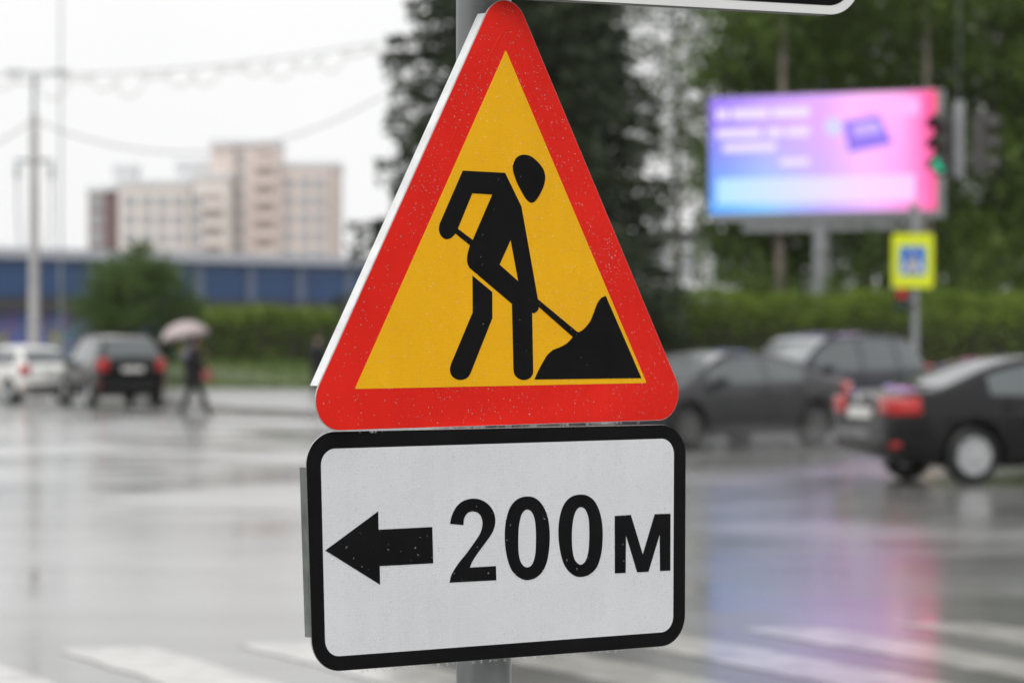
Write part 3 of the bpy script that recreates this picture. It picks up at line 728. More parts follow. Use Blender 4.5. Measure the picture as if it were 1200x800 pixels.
# --- lamp post, wires and garland on the left
ld = 84.0; lx = px(40, ld)
lp = empty('lamp_post', (lx, ld, 0), label='tall pale concrete lamp post standing behind the white hatchback', cat='lamp post')
MB().tube([(0, 0, -.4), (0, 0, 4.0), (0, 0, 7.8)], [.175, .14, .10], 18).build('concrete_shaft', CONC, lp, 40)
MB().tube([(0, 0, 7.7), (0, 0, 8.95)], .055, 12).build('steel_extension', STEEL, lp, 40)
MB().tube([(-.75, 0, 8.95), (.9, 0, 8.95)], .022, 10).build('lamp_arm', STEEL, lp)
for s in (-1, 1):
    bevel(MB().box(s*.62-.25+.08, s*.62+.25+.08, -.10, .10, 8.93, 9.01).build('lamp_head', STEEL, lp), .04, 3)
    MB().lathe([(.0001, .1), (.05, .1), (.075, 0), (.06, -.25), (.03, -.3), (.0001, -.3)], 12, c=(s*.46, 0, 6.32)).build('insulator', STEEL, lp, 40)
    MB().tube([(s*.46, 0, 6.3), (s*.46, .05, 5.2), (s*.40, .05, 4.2)], .022, 6).build('drop_cable', TRIM, lp)
MB().box(-.52, .52, -.05, .05, 6.48, 6.58).build('crossbar', STEEL, lp)
th = empty('steel_mast', (px(71, 118), 118, 0), label='slender steel mast rising beyond the lamp post in front of the blue building', cat='mast')
MB().tube([(0, 0, -.2), (0, 0, 15.8)], [.05, .028], 10).build('pole', STEEL, th, 40); MB().lathe([(.0001, 0), (.12, 0), (.12, .08), (.0001, .1)], 10, c=(0, 0, 15.8)).build('cap', STEEL, th)
WIRE = mat('dull_cable', (0.10, 0.10, 0.10), 0.6); GARL = mat('garland_gold', (0.34, 0.32, 0.24), 0.6, var=.2)
ep = empty('steel_pole', (px(528, 86), 86, 0), label='steel pole behind the broad spruce, holding the cable ends', cat='pole')
MB().tube([(0, 0, -.2), (0, 0, 10.4)], [.14, .09], 12).build('pole', STEEL, ep, 40)
MB().lathe([(.0001, 0), (.12, 0), (.10, .06), (.0001, .08)], 12, c=(0, 0, 10.4)).build('cap', STEEL, ep)
def sagline(a, b, sag, n=24): 
    a, b = Vector(a), Vector(b); return [a.lerp(b, i/n) - Vector((0, 0, 4*sag*(i/n)*(1-i/n))) for i in range(n+1)]
E0 = (px(528, 86), 86, 9.0)
tag(MB().tube(sagline((lx, ld, 7.65), (px(528, 86), 86, 9.75), 1.75), .017, 6).build('cable', WIRE), 'sagging dark cable between the lamp post and the spruces', 'cable')
tag(MB().tube(sagline((lx, ld, 7.65), (lx-9, ld+1, 7.5), 1.5), .017, 6).build('cable', WIRE), 'dark cable running from the lamp post out of view', 'cable')
gr = empty('light_garland', (lx, ld, 8.98), label='faint festive garland of looped lights strung from the lamp post top', cat='garland')
top = [p - Vector((lx, ld, 8.98)) for p in sagline((lx-2.5, ld, 8.9), (px(528, 86), 86, 10.35), .45, 40)]
MB().tube(top, .014, 6).build('carrier_cable', WIRE, gr)
rg = random.Random(9)
for i in range(1, 39, 2):
    a, b = top[i], top[min(i+3, 40)]
    pts = sagline(a, b, rg.uniform(.15, .75), 8)
    lo = MB().tube(pts, .009, 5).build('loop', GARL, gr)
    bu = MB()
    for p in pts[1:-1]: bu.lathe([(.0001, .04), (.022, .015), (.025, -.02), (.0001, -.05)], 6, c=tuple(p))
    q = bu.build('bulbs', GARL, lo, 180); q['kind'] = 'stuff'

# ================================================================ trees, hedges and lawn
BARK = mat('wet_bark', (0.075, 0.06, 0.045), 0.7, var=0.35, vscale=6, bump=0.4, bscale=18)
BARKP = mat('pale_bark', (0.20, 0.17, 0.14), 0.7, var=0.4, vscale=3, bump=0.4, bscale=18)
SPRUCE = leaf_mat('spruce_needles', (0.032, 0.050, 0.024), (0.065, 0.088, 0.042), 1.2, 0.2)
LEAF_A = leaf_mat('linden_leaves', (0.085, 0.145, 0.022), (0.15, 0.23, 0.038), 0.4, 0.35)
LEAF_B = leaf_mat('maple_leaves', (0.065, 0.115, 0.019), (0.12, 0.185, 0.03), 0.4, 0.35)
LEAF_C = leaf_mat('birch_leaves', (0.05, 0.072, 0.03), (0.09, 0.12, 0.05), 1.0, 0.3)
HEDGE = leaf_mat('hedge_leaves', (0.12, 0.19, 0.016), (0.20, 0.29, 0.03), 1.1, 0.2)
BUSH = leaf_mat('bush_leaves', (0.055, 0.11, 0.02), (0.10, 0.16, 0.03), 1.0, 0.3)
GRASS = leaf_mat('grass_blades', (0.075, 0.13, 0.022), (0.12, 0.17, 0.035), 0.5, 0.25)

def broad_tree(name, label, x, y, h, rx, base, m, seed, nclump=70, per=130, leaf=0.2, group='trees behind the billboard', trunk_r=0.2, spread=0.8, bark=BARK, cat='tree', z0=0.0):
    g = np.random.default_rng(seed)
    root = empty(name, (x, y, z0), label=label, cat=cat, group=group)
    hc = (h - base)/2; cz = base + hc
    C = []
    while len(C) < nclump:
        p = g.uniform(-1, 1, 3); q = np.linalg.norm(p)
        if q > 1 or q < 0.35: continue
        w = 1 - 0.35*max(0, p[2])
        C.append((p[0]*rx*w, p[1]*rx*w, cz + p[2]*hc))
    C = np.array(C)
    pts = np.concatenate([c + g.normal(size=(int(per*g.uniform(.6, 1.5)), 3))*np.array([spread, spread, spread*.7])*g.uniform(.55, 1.1)*0.62 for c in C])
    tr = MB(); lean = g.uniform(-.25, .25, 2); 
    axis = [(lean[0]*t*t, lean[1]*t*t, h*.86*t - .3*(t == 0)) for t in np.linspace(0, 1, 9)]
    rad = [trunk_r*(1.25 if i == 0 else 1)*(1-.85*i/8) for i in range(9)]
    tr.tube(axis, rad, 10)
    for c in C[:: max(1, nclump//26)]:
        t = min(.92, max(base*.55/(h*.86), (c[2]-1.4*math.hypot(c[0], c[1])*.5)/(h*.86)))
        s = Vector((lean[0]*t*t, lean[1]*t*t, h*.86*t)); e = Vector(c); mid = s.lerp(e, .5) + Vector((0, 0, .25))
        tr.tube([s, mid, e], [trunk_r*.35*(1-t*.6), trunk_r*.2*(1-t*.5), .015], 6)
    tr.build('trunk', bark, root, 60)
    leaves('crown', pts, leaf, seed+1, m, root)
    return root

def spruce(name, label, x, y, h, rbase, zlow, seed, n_whorl=34, group='spruces behind the signs'):
    g = np.random.default_rng(seed); root = empty(name, (x, y, 0), label=label, cat='tree', group=group)
    tr = MB(); tr.tube([(0, 0, -.3), (0, 0, h*.5), (0, 0, h)], [.26, .16, .02], 10)
    P = []
    for i in range(n_whorl):
        t = i/(n_whorl-1); z = zlow + (h-zlow-.3)*t; rr = rbase*(1-t)**.8 + .15
        k = 9 if t < .7 else 6; a0 = g.uniform(0, 6.28)
        for j in range(k):
            a = a0 + 6.283*j/k + g.uniform(-.3, .3); L = rr*g.uniform(.72, 1.18); droop = g.uniform(.10, .3)
            d = np.array([math.cos(a), math.sin(a), 0]); sdv = np.array([-d[1], d[0], 0])
            tr.tube([(0, 0, z), tuple(d*L*.5 + [0, 0, z - droop*L*.3]), tuple(d*L + [0, 0, z - droop*L*.6])], [.035, .025, .008], 4, cap=False)
            n = int(112*L); u = g.uniform(.12, 1.03, n)
            side = g.normal(size=n)*.26*(1.15-u)*min(1.6, L*.6); hang = -np.abs(g.normal(size=n))*.24
            P.append(d*(L*u)[:, None] + sdv*side[:, None] + np.stack([0*u, 0*u, z - droop*L*.6*u**1.3 + hang], 1))
    tr.build('trunk', BARK, root, 60)
    leaves('crown', np.concatenate(P), 0.21, seed+3, SPRUCE, root, aspect=1.0)
    return root

def hedge(name, label, x0, x1, y, depth, z0, z1, seed, n, leaf=0.11):
    g = np.random.default_rng(seed); root = empty(name, ((x0+x1)/2, y, z0), label=label, cat='hedge')
    hx = (x1-x0)/2; H = z1-z0
    # profile of a clipped hedge: upright sides, rounded shoulders
    prof = [(-depth/2, 0), (-depth/2, H*.66), (-depth*.45, H*.78), (-depth*.28, H*.89), (-depth*.06, H*.97), (depth*.1, H), (depth*.3, H*.96), (depth*.46, H*.8), (depth/2, H*.5), (depth/2, 0)]
    core = MB(); v = []
    for xx in (-hx+.12, hx-.12): v += [(xx, p*.86, q*.93) for p, q in prof]
    k = len(prof); core.add(v, [(i, i+1, k+i+1, k+i) for i in range(k-1)] + [tuple(range(k)), tuple(range(2*k-1, k-1, -1))])
    core.build('shade_core', mat('hedge_shade_core', (0.02, 0.022, 0.010), 0.8, var=0.4, vscale=4), root)  # solid core added to block light, interior shade put into its colour
    seg = np.array([math.dist(prof[i], prof[i+1]) for i in range(k-1)]); pr = seg/seg.sum(); pr[-2:] *= .4; pr[0] *= .42; pr[1] *= .8; pr /= pr.sum()
    idx = g.choice(k-1, n, p=pr); t = g.random(n); A = np.array(prof)[idx]; Bq = np.array(prof)[idx+1]
    q = A + (Bq-A)*t[:, None]; xx = g.uniform(-hx, hx, n)
    wob = 1 + .05*np.sin(xx*1.9) + .035*np.sin(xx*4.3+1) + g.normal(size=n)*.03
    pts = np.stack([xx, q[:, 0]*wob*(1 - .22*g.random(n)**2), q[:, 1]*(1 + .025*np.sin(xx*1.3+2) + .02*np.sin(xx*3.7)) + g.normal(size=n)*.05], 1)
    pts[:, 2] = np.maximum(pts[:, 2], .02)
    leaves('foliage', pts, leaf, seed+1, HEDGE, root, up=.65)
    return root

# lawn bank on the far left and flat lawn under the trees
lawn_pts = [(-16.2, 101, .12), (-3, 92, .135), (14, 92, .135), (14, 110, .84), (-19.0, 110, .84), (-21, 118, .9), (14, 118, .9)]
lm_ = mesh('lawn', lawn_pts, [(0, 1, 2, 3, 4), (4, 3, 6, 5)])
tag(link('lawn', lm_, mat('lawn_soil', (0.07, 0.10, 0.025), 0.8, var=0.3, vscale=0.6)), kind='structure')
gg = np.random.default_rng(77); gp = []
while len(gp) < 16000:
    x, y = gg.uniform(-19, 2), gg.uniform(92.2, 111)
    if y < 92 + max(0, (-3 - x))*9/13.2 + .3: continue
    t = min(1, max(0, (y-96)/14)); gp.append((x, y, .17 + .68*max(0, (y-92-max(0, (-3-x))*9/13.2)/(18-max(0, (-3-x))*9/13.2)) if y < 110 else .88))
lg = leaves('grass', gp, 0.26, 5, GRASS, None, aspect=1.2)
tag(lg, 'short green grass on the bank below the clipped hedge', 'grass', kind='stuff')

hedge('clipped_hedge', 'long clipped hedge on the lawn bank beyond the umbrella walker', -11.6, 3.0, 112.2, 2.0, .80, 2.80, 21, 26000, .15)
hedge('clipped_hedge', 'bright green clipped hedge running behind the dark cars, below the billboard', 2.0, 16.5, 69.0, 2.2, .10, 2.66, 22, 42000, .10)

spruce('spruce_tree', 'broad dark spruce, the larger of the pair', -0.15, 60.5, 15, 3.1, 1.4, 31)
spruce('spruce_tree', 'slimmer dark spruce standing next to the sparse birches', 1.5, 66.5, 15.5, 2.1, 1.2, 32, 32)
for i, (x, y, h, rx, base, seed) in enumerate([(3.0, 83, 14.5, 1.7, 1.8, 41), (4.7, 87, 15.5, 1.8, 2.2, 42)]):
    broad_tree('birch_tree', ['thin leafed birch with sky showing through, next to the spruces', 'thin leafed birch with sky showing through, at the billboard edge'][i],
               x, y, h, rx, base, LEAF_C, seed, nclump=70, per=55, leaf=.2, trunk_r=.13, spread=.75, bark=BARKP, group='sparse birches')
wood = [(7.2, 84, 15, 2.3, 1.6, LEAF_A, 'tall green tree with a pale trunk above the billboard', BARKP), (10.2, 88, 16, 2.7, 1.3, LEAF_B, 'dark green tree directly behind the billboard', BARK),
        (13.2, 84, 15, 2.7, 1.2, LEAF_A, 'green tree behind the traffic signal', BARK), (16.4, 87, 16, 2.8, 1.2, LEAF_B, 'dark green tree to the side of the traffic signal', BARK),
        (19.6, 90, 15, 2.8, 1.2, LEAF_A, 'green tree at the far end of the bright hedge', BARK), (8.6, 97, 17, 2.9, 1.0, LEAF_B, 'tall tree in the second row behind the billboard', BARK),
        (12.0, 99, 17, 3.0, 1.0, LEAF_B, 'tall tree in the second row behind the signal', BARK), (15.6, 99, 18, 3.0, 1.0, LEAF_A, 'tall tree in the second row beside the signal', BARK),
        (19.0, 101, 17, 3.0, 1.0, LEAF_B, 'tall tree in the second row beyond the hedge end', BARK)]
for i, (x, y, h, rx, b, m, lab, bk) in enumerate(wood):
    broad_tree('park_tree', lab, x, y, h, rx, b, m, 60+i*3, nclump=130, per=105, leaf=.29, trunk_r=.24, spread=1.0, bark=bk)
for i, (x, y, h, rx) in enumerate([(9.0, 78, 4.2, 1.8), (12.2, 79, 4.4, 2.0), (15.4, 78, 4.6, 2.1), (6.6, 80, 3.8, 1.2)]):
    broad_tree('undergrowth_shrub', ['shrub under the billboard behind the hedge', 'shrub between billboard post and crossing sign', 'shrub behind the hedge beside the crossing sign', 'low shrub below the sparse birches'][i],
               x, y, h, rx, .3, LEAF_B, 120+i*2, nclump=36, per=90, leaf=.2, trunk_r=.05, spread=.8, group='shrubs behind the hedge', cat='shrub')
broad_tree('round_tree', 'round bushy green tree in front of the blue building', -12.15, 99.5, 4.75, 1.95, .35, BUSH, 140, nclump=120, per=130, leaf=.17, trunk_r=.12, spread=.55, group=None, z0=.1)

# tall bare trunks among the greenery, crowns above
for x, y, b_, lab in ((px(913, 80), 80.0, 9.6, 'slim tree with a tall bare pale trunk rising above the billboard'), (px(1088, 81), 81.0, 9.8, 'slim tree with a bare pale trunk above the traffic signal')):
    broad_tree('tall_tree', lab, x, y, 15.5, 1.7, b_, LEAF_A, int(x*100), nclump=40, per=90, leaf=.27, trunk_r=.17, spread=.8, bark=BARKP, group='bare trunked trees')
# unseen trees added round the crossing to darken reflections in paint and glass
ring = [(-46 + k*8.2, -34 - (k*37 % 9)) for k in range(12)] + [(62 + (k*29 % 7), -28 + k*9.0) for k in range(12)] + [(-66 - (k*29 % 7), -22 + k*9.5) for k in range(18)]
gw = np.random.default_rng(8); wp = []
for x, y in ring:
    q = gw.normal(size=(900, 3)); q /= np.linalg.norm(q, axis=1)[:, None]; q *= gw.uniform(.5, 1, 900)[:, None]
    wp.append(q*np.array([4.6, 4.6, 7.2]) + np.array([x, y, 7.6]))
w_ = leaves('wood', np.concatenate(wp), .95, 9, LEAF_B, None)
tag(w_, 'unseen green trees added around the crossing to darken reflections', 'trees', kind='stuff')

# ================================================================ cars
GLASS = mat('car_glass', (0.12, 0.135, 0.14), 0.06, metal=0.4, spec=0.7, coat=0.25)
SKYGLASS = mat('wet_glass_sky_pale', (0.34, 0.36, 0.365), 0.12, metal=0.55, spec=0.8, coat=0.6, var=0.15, vscale=5)  # windscreen glass made paler, reflected sky put into its colour
TYRE = mat('wet_tyre', (0.012, 0.012, 0.012), 0.45, var=0.2, vscale=20)
RIM = mat('alloy_wheel', (0.52, 0.53, 0.54), 0.3, metal=0.6, var=0.1, vscale=10)
REDL = mat('red_lamp_glass', (0.42, 0.012, 0.012), 0.1, coat=0.8)
CLEARL = mat('clear_lamp_glass', (0.62, 0.64, 0.66), 0.1, metal=0.4, coat=0.8)
NPLATE = mat('number_plate', (0.62, 0.62, 0.6), 0.4, var=0.1)

PROF = {
 'sedan': dict(L=4.62, W=0.90, wb=(0.98, 3.70), r=0.325,
   top=[(0, .66), (.03, .98), (.12, 1.045), (.62, 1.075), (1.30, 1.345), (1.75, 1.45), (2.25, 1.475), (2.75, 1.43), (3.55, 1.03), (3.68, .985), (4.25, .87), (4.50, .74), (4.62, .52)],
   belt=[(0, .60), (.06, .90), (.5, .985), (1.3, .975), (3.5, .915), (3.7, .89), (4.3, .76), (4.62, .45)],
   bot=[(0, .44), (.15, .30), (.7, .19), (3.9, .18), (4.45, .22), (4.62, .33)],
   wid=[(0, .70), (.10, .80), (.45, .87), (1.1, .90), (3.5, .90), (4.2, .86), (4.5, .74), (4.62, .60)],
   side=[(1.20, 2.00), (2.05, 3.22)], ws=(2.72, 3.56), rw=(.66, 1.55), tl=(.78, .98, .34), doors=(1.28, 2.02, 3.30)),
 'crossover': dict(L=4.55, W=0.92, wb=(0.92, 3.60), r=0.36,
   top=[(0, .78), (.03, 1.06), (.10, 1.22), (.42, 1.62), (.75, 1.71), (1.6, 1.755), (2.4, 1.73), (2.75, 1.66), (3.45, 1.17), (3.6, 1.12), (4.2, 1.01), (4.45, .86), (4.55, .60)],
   belt=[(0, .74), (.05, .98), (.3, 1.08), (1.3, 1.06), (3.4, 1.02), (3.6, .99), (4.2, .90), (4.55, .52)],
   bot=[(0, .50), (.15, .36), (.7, .25), (3.8, .24), (4.4, .28), (4.55, .42)],
   wid=[(0, .76), (.10, .86), (.45, .90), (1.1, .92), (3.4, .92), (4.1, .88), (4.42, .77), (4.55, .64)],
   side=[(.42, .98), (1.05, 1.95), (2.02, 3.12)], ws=(2.68, 3.44), rw=(.11, .46), tl=(.86, 1.18, .17), doors=(1.0, 1.98, 3.15)),
 'hatch': dict(L=4.05, W=0.87, wb=(0.72, 3.20), r=0.31,
   top=[(0, .66), (.03, .96), (.10, 1.05), (.48, 1.38), (.85, 1.47), (1.6, 1.50), (2.2, 1.45), (2.95, 1.05), (3.1, 1.00), (3.7, .88), (3.95, .74), (4.05, .5)],
   belt=[(0, .62), (.05, .88), (.3, .96), (1.2, .95), (2.9, .91), (3.1, .88), (3.7, .78), (4.05, .44)],
   bot=[(0, .42), (.15, .30), (.6, .19), (3.4, .18), (3.9, .22), (4.05, .33)],
   wid=[(0, .70), (.10, .80), (.4, .85), (1.0, .87), (3.0, .87), (3.65, .83), (3.93, .72), (4.05, .58)],
   side=[(.55, .98), (1.03, 1.75), (1.82, 2.72)], ws=(2.18, 2.95), rw=(.11, .52), tl=(.74, 1.0, .2), doors=(1.0, 1.78, 2.76)),
}
def car_shape(kind):
    P = PROF[kind]; L = P['L']
    xs = np.unique(np.concatenate([np.linspace(0, L, 60), [.015, .05, .08, L-.02, L-.05]]))
    def sm(key, k=2):
        c = P[key]; fx = np.linspace(0, L, 400); y = np.interp(fx, [a for a, _ in c], [b for _, b in c])
        w = 13 if key in ('top', 'belt') else 9
        yp = np.pad(y, w, mode='edge'); y2 = np.convolve(yp, np.ones(2*w+1)/(2*w+1), 'same')[w:-w]
        e = np.clip(np.minimum(fx, L-fx)/.12, 0, 1); y2 = y*(1-e) + y2*e
        return lambda x: float(np.interp(x, fx, y2))
    return P, xs, sm('top'), sm('belt'), sm('bot'), sm('wid')

def section(x, T, B, Z, Wd):
    t, b, z, w = T(x), B(x), Z(x), Wd(x)
    b = min(b, t - 0.015); hc = t - b; k = min(1, hc/.42)
    wr = w*0.955 - 0.21*k
    sh = 0.02*(1-k) + 0.07*k
    return [(0, z), (w*.78, z), (w*.95, z+.05), (w*.995, z+.28*(b-z)), (w, z+.62*(b-z)), (w*.985, b-.045*min(1, (b-z)/.3)), (w*.955, b),
            ((w*.955+wr)/2 + .012*k, b+.52*(hc-sh)), (wr, t-sh), (wr*.93, t-sh*.38), (wr*.62, t-.006), (0, t+.008)]

def surf_y(sec, z):                      # half width of the cabin side at height z
    for (y0, z0), (y1, z1) in zip(sec[6:9], sec[7:10]):
        if z0 <= z <= z1: return y0 + (y1-y0)*(z-z0)/max(1e-6, z1-z0)
    return sec[8][0]
def surf_z(sec, y):                      # height of the roof/bonnet skin at half width y
    pts = sec[6:]
    for (y0, z0), (y1, z1) in zip(pts[:-1], pts[1:]):
        if y1 <= abs(y) <= y0: return z0 + (z1-z0)*(y0-abs(y))/max(1e-6, y0-y1)
    return pts[-1][1]

def boolean_arches(o, P):
    mb = MB()
    for wx in P['wb']:
        for s in (-1, 1):
            y0, y1 = s*(P['W']-.27), s*(P['W']+.2)
            mb.lathe([(0.0001, y0), (P['r']+.065, y0), (P['r']+.065, y1), (0.0001, y1)], 28, axis='y', c=(wx, 0, P['r']+.02))
    cme = fixn(mesh('cutter', mb.v, mb.f)); bm = bmesh.new(); bm.from_mesh(cme); bmesh.ops.remove_doubles(bm, verts=bm.verts, dist=0.0005); bm.to_mesh(cme); bm.free(); fixn(cme)
    c = bpy.data.objects.new('cutter', cme); COL.objects.link(c); c.parent = o.parent
    md = o.modifiers.new('b', 'BOOLEAN'); md.object = c; md.operation = 'DIFFERENCE'; md.solver = 'EXACT'
    dg = bpy.context.evaluated_depsgraph_get()
    me = bpy.data.meshes.new_from_object(o.evaluated_get(dg)); o.modifiers.clear()
    old = o.data; o.data = me; bpy.data.meshes.remove(old); bpy.data.objects.remove(c)

def make_car(name, kind, paint, label, loc, heading, cat='car', group=None, rim=RIM, cladding=False, ref='rear', roof_rack=False):
    """heading: angle from +y towards +x; loc is the ground point under the middle of the rear axle"""
    P, xs, T, B, Z, Wd = car_shape(kind); L = P['L']; ax = P['wb'][0]
    root = empty(name, (loc[0], loc[1], 0), (0, 0, R(90) - R(heading)), label, cat, group)
    V, F = [], []; n = None
    for x in xs:
        s = section(x, T, B, Z, Wd); ring = [(x-ax, -y, z) for y, z in s] + [(x-ax, y, z) for y, z in reversed(s[1:-1])]
        n = len(ring); V += ring
    for i in range(len(xs)-1):
        F += [(i*n+k, i*n+(k+1) % n, (i+1)*n+(k+1) % n, (i+1)*n+k) for k in range(n)]
    F += [tuple(range(n-1, -1, -1)), tuple((len(xs)-1)*n+k for k in range(n))]
    body = link('body', fixn(mesh('body', V, F)), paint, root)
    P2 = dict(P); P2['wb'] = tuple(w-ax for w in P['wb']); boolean_arches(body, P2)
    body.data.polygons.foreach_set('use_smooth', [True]*len(body.data.polygons)); body.data.set_sharp_from_angle(angle=R(32))
    # side windows, following the roofline
    for (xa, xb) in P['side']:
        for s in (-1, 1):
            v, f = [], []; N = 14
            for i in range(N+1):
                x = xa + (xb-xa)*i/N; sec = section(x, T, B, Z, Wd); zl = sec[6][1]+.03; zu = max(zl+.004, sec[8][1]-.035)
                for j in range(4):
                    z = zl + (zu-zl)*j/3; v.append((x-ax, s*(surf_y(sec, z)+.006), z))
            f = [(i*4+j, i*4+j+1, (i+1)*4+j+1, (i+1)*4+j) for i in range(N) for j in range(3)]
            v += [(a, b - s*.012, c) for a, b, c in v]; m0 = (N+1)*4
            f += [tuple(m0+q for q in reversed(p)) for p in f]
            link('side_window', fixn(mesh('side_window', v, f)), GLASS, root, 60)
    for nm, (xa, xb) in (('windscreen', P['ws']), ('rear_window', P['rw'])):
        v, f = [], []; N, K2 = 10, 10
        for i in range(N+1):
            x = xa + (xb-xa)*i/N; sec = section(x, T, B, Z, Wd); hw = min(sec[8][0]*.93, sec[9][0]*1.0)
            for j in range(K2+1):
                y = -hw + 2*hw*j/K2; v.append((x-ax, y, surf_z(sec, y)+.007))
        f = [(i*(K2+1)+j, i*(K2+1)+j+1, (i+1)*(K2+1)+j+1, (i+1)*(K2+1)+j) for i in range(N) for j in range(K2)]
        m0 = len(v); v += [(a, b, c-.02) for a, b, c in v]; f += [tuple(m0+q for q in reversed(p)) for p in f]
        link(nm, fixn(mesh(nm, v, f)), SKYGLASS if nm == 'windscreen' else GLASS, root, 60)
    # wheels
    for wx in P['wb']:
        for s in (-1, 1):
            r_ = P['r']; w = .20
            ty = MB().lathe([(r_*.66, -w/2), (r_*.9, -w/2), (r_*.985, -w*.38), (r_, 0), (r_*.985, w*.38), (r_*.9, w/2), (r_*.66, w/2), (r_*.62, 0), (r_*.66, -w/2)], 36, axis='y')
            wh = ty.build('wheel', TYRE, root, 40, loc=(wx-ax, s*(P['W']-.115), r_))
            o_ = w*.47*s
            rm = MB().lathe([(r_*.69, o_*.4), (r_*.69, o_*1.0), (r_*.63, o_*1.03), (r_*.60, o_*.72), (r_*.30, o_*.62), (r_*.18, o_*.95), (.0001, o_*1.0)], 32, axis='y')
            for q in range(7):
                a = 2*math.pi*q/7; c_, s2 = math.cos(a), math.sin(a); t_ = .028
                quad = [(.15, -t_), (.64, -t_*1.25), (.64, t_*1.25), (.15, t_)]
                pts = [(u*r_*c_ - vv*s2, u*r_*s2 + vv*c_) for u, vv in quad]
                rm.add([(x, o_*1.05, z) for x, z in pts] + [(x, o_*.6, z) for x, z in pts], [(0,1,2,3),(7,6,5,4),(0,4,5,1),(1,5,6,2),(2,6,7,3),(3,7,4,0)])
            rm.build('rim', rim, wh, 35)
    # lamps wrapped round the corners: patches that follow the skin
    def corner_patch(nm, x0, x1, za, zb, m, yin):
        for s in (-1, 1):
            v = []; N = 8; rear = x0 < L/2
            for i in range(N+1):
                t = i/N; x = x0 + (x1-x0)*t
                sec = section(min(max(x, .004), L-.004), T, B, Z, Wd)
                for z in (za + (zb-za)*.0, za + (zb-za)*.33, za+(zb-za)*.66, zb):
                    y = np.interp(z, [p[1] for p in sec[1:7]], [p[0] for p in sec[1:7]])
                    v.append((x-ax, s*(y+.012), z))
            # across the end face
            xe = (x0 if rear else x1); e = -.012 if rear else .012
            base = len(v); 
            for i in range(4):
                sec = section(min(max(xe, .004), L-.004), T, B, Z, Wd)
                for z in (za, za+(zb-za)*.33, za+(zb-za)*.66, zb):
                    y = np.interp(z, [p[1] for p in sec[1:7]], [p[0] for p in sec[1:7]]) + .012
                    yy = y + (yin - y)*i/3; v.append((xe-ax+e, s*yy, z + (.0 if i < 3 else (za+zb)/2*0)))
            f = [(i*4+j, i*4+j+1, (i+1)*4+j+1, (i+1)*4+j) for i in range(N) for j in range(3)]
            f += [(base+i*4+j, base+i*4+j+1, base+(i+1)*4+j+1, base+(i+1)*4+j) for i in range(3) for j in range(3)]
            st = 0 if rear else N*4
            f += [(st+j, st+j+1, base+j+1, base+j) for j in range(3)]
            me = mesh(nm, v, f); o = link(nm, me, m, root, 50)
            sl = o.modifiers.new('thickness', 'SOLIDIFY'); sl.thickness = .02; sl.offset = 0
    za, zb, ln = P['tl']
    corner_patch('tail_lamp', .03, ln, za, zb, REDL, .42 if kind == 'sedan' else .60)
    corner_patch('headlamp', L-.42, L-.05, .62 if kind != 'crossover' else .76, .76 if kind != 'crossover' else .92, CLEARL, .36)
    corner_patch('fog_reflector', .05, .12, .42 if kind != 'crossover' else .52, .48 if kind != 'crossover' else .58, REDL, .48)
    # bumpers' dark lower lips, number plates, mirrors, handles, seams
    hb = .50 if kind != 'crossover' else .60
    zpl = {'sedan': .80, 'crossover': .92, 'hatch': .78}[kind]
    bevel(MB().box(-.035-ax, .02-ax, -.27, .27, zpl-.06, zpl+.06).build('number_plate', NPLATE, root), .004)
    bevel(MB().box(L-.03-ax, L+.03-ax, -.27, .27, .42, .53).build('number_plate', NPLATE, root), .004)
    bevel(MB().box(-.03-ax, .10-ax, -.62, .62, Z(0)-.04, Z(0)+.08).build('rear_bumper_lip', TRIM, root), .03, 3)
    bevel(MB().box(L-.12-ax, L+.02-ax, -.52, .52, .26, .40).build('front_grille', TRIM, root), .02, 2)
    bevel(MB().box(L-.09-ax, L+.012-ax, -.34, .34, .58, .70).build('front_grille', CHROME if kind != 'hatch' else TRIM, root), .02, 2)
    MB().lathe([(.0001, 0), (.045, 0), (.045, .03), (.0001, .03)], 20, axis='x', c=(-.045-ax, 0, zpl+.15)).build('emblem', CHROME, root)
    xm = P['side'][-1][1] - .10; sec = section(xm, T, B, Z, Wd)
    for s in (-1, 1):
        mi = MB().box(xm-.09-ax, xm+.10-ax, min(s*(sec[6][0]+.03), s*(sec[6][0]+.22)), max(s*(sec[6][0]+.03), s*(sec[6][0]+.22)), sec[6][1]+.02, sec[6][1]+.15)
        bevel(mi.build('mirror', paint, root), .035, 3)
        MB().box(xm-.03-ax, xm+.03-ax, min(s*(sec[6][0]-.02), s*(sec[6][0]+.06)), max(s*(sec[6][0]-.02), s*(sec[6][0]+.06)), sec[6][1]-.0, sec[6][1]+.05).build('mirror_arm', TRIM, root)
        for xd in P['doors'][:2]:
            x = xd + .12; sc = section(x, T, B, Z, Wd); y = s*sc[5][0]
            bevel(MB().box(x-.08-ax, x+.08-ax, min(y-s*.02, y+s*.03), max(y-s*.02, y+s*.03), sc[5][1]-.06, sc[5][1]-.03).build('door_handle', paint, root), .008)
        for xd in P['doors']:                    # shut lines
            v = []; 
            sc = section(xd, T, B, Z, Wd); lo = [p for p in sc[2:7]]
            sm_ = MB(); sm_.tube([(xd-ax, s*(y+.0005), z) for y, z in lo], .006, 5); sm_.build('shut_line', TRIM, root)
        if cladding:
            x0, x1 = P['wb'][0]+P['r']+.09, P['wb'][1]-P['r']-.09; y = s*(P['W']-.01)
            bevel(MB().box(x0-ax, x1-ax, min(y-s*.04, y+s*.02), max(y-s*.04, y+s*.02), Z(2)+.02, Z(2)+.17).build('sill_cladding', TRIM, root), .02)
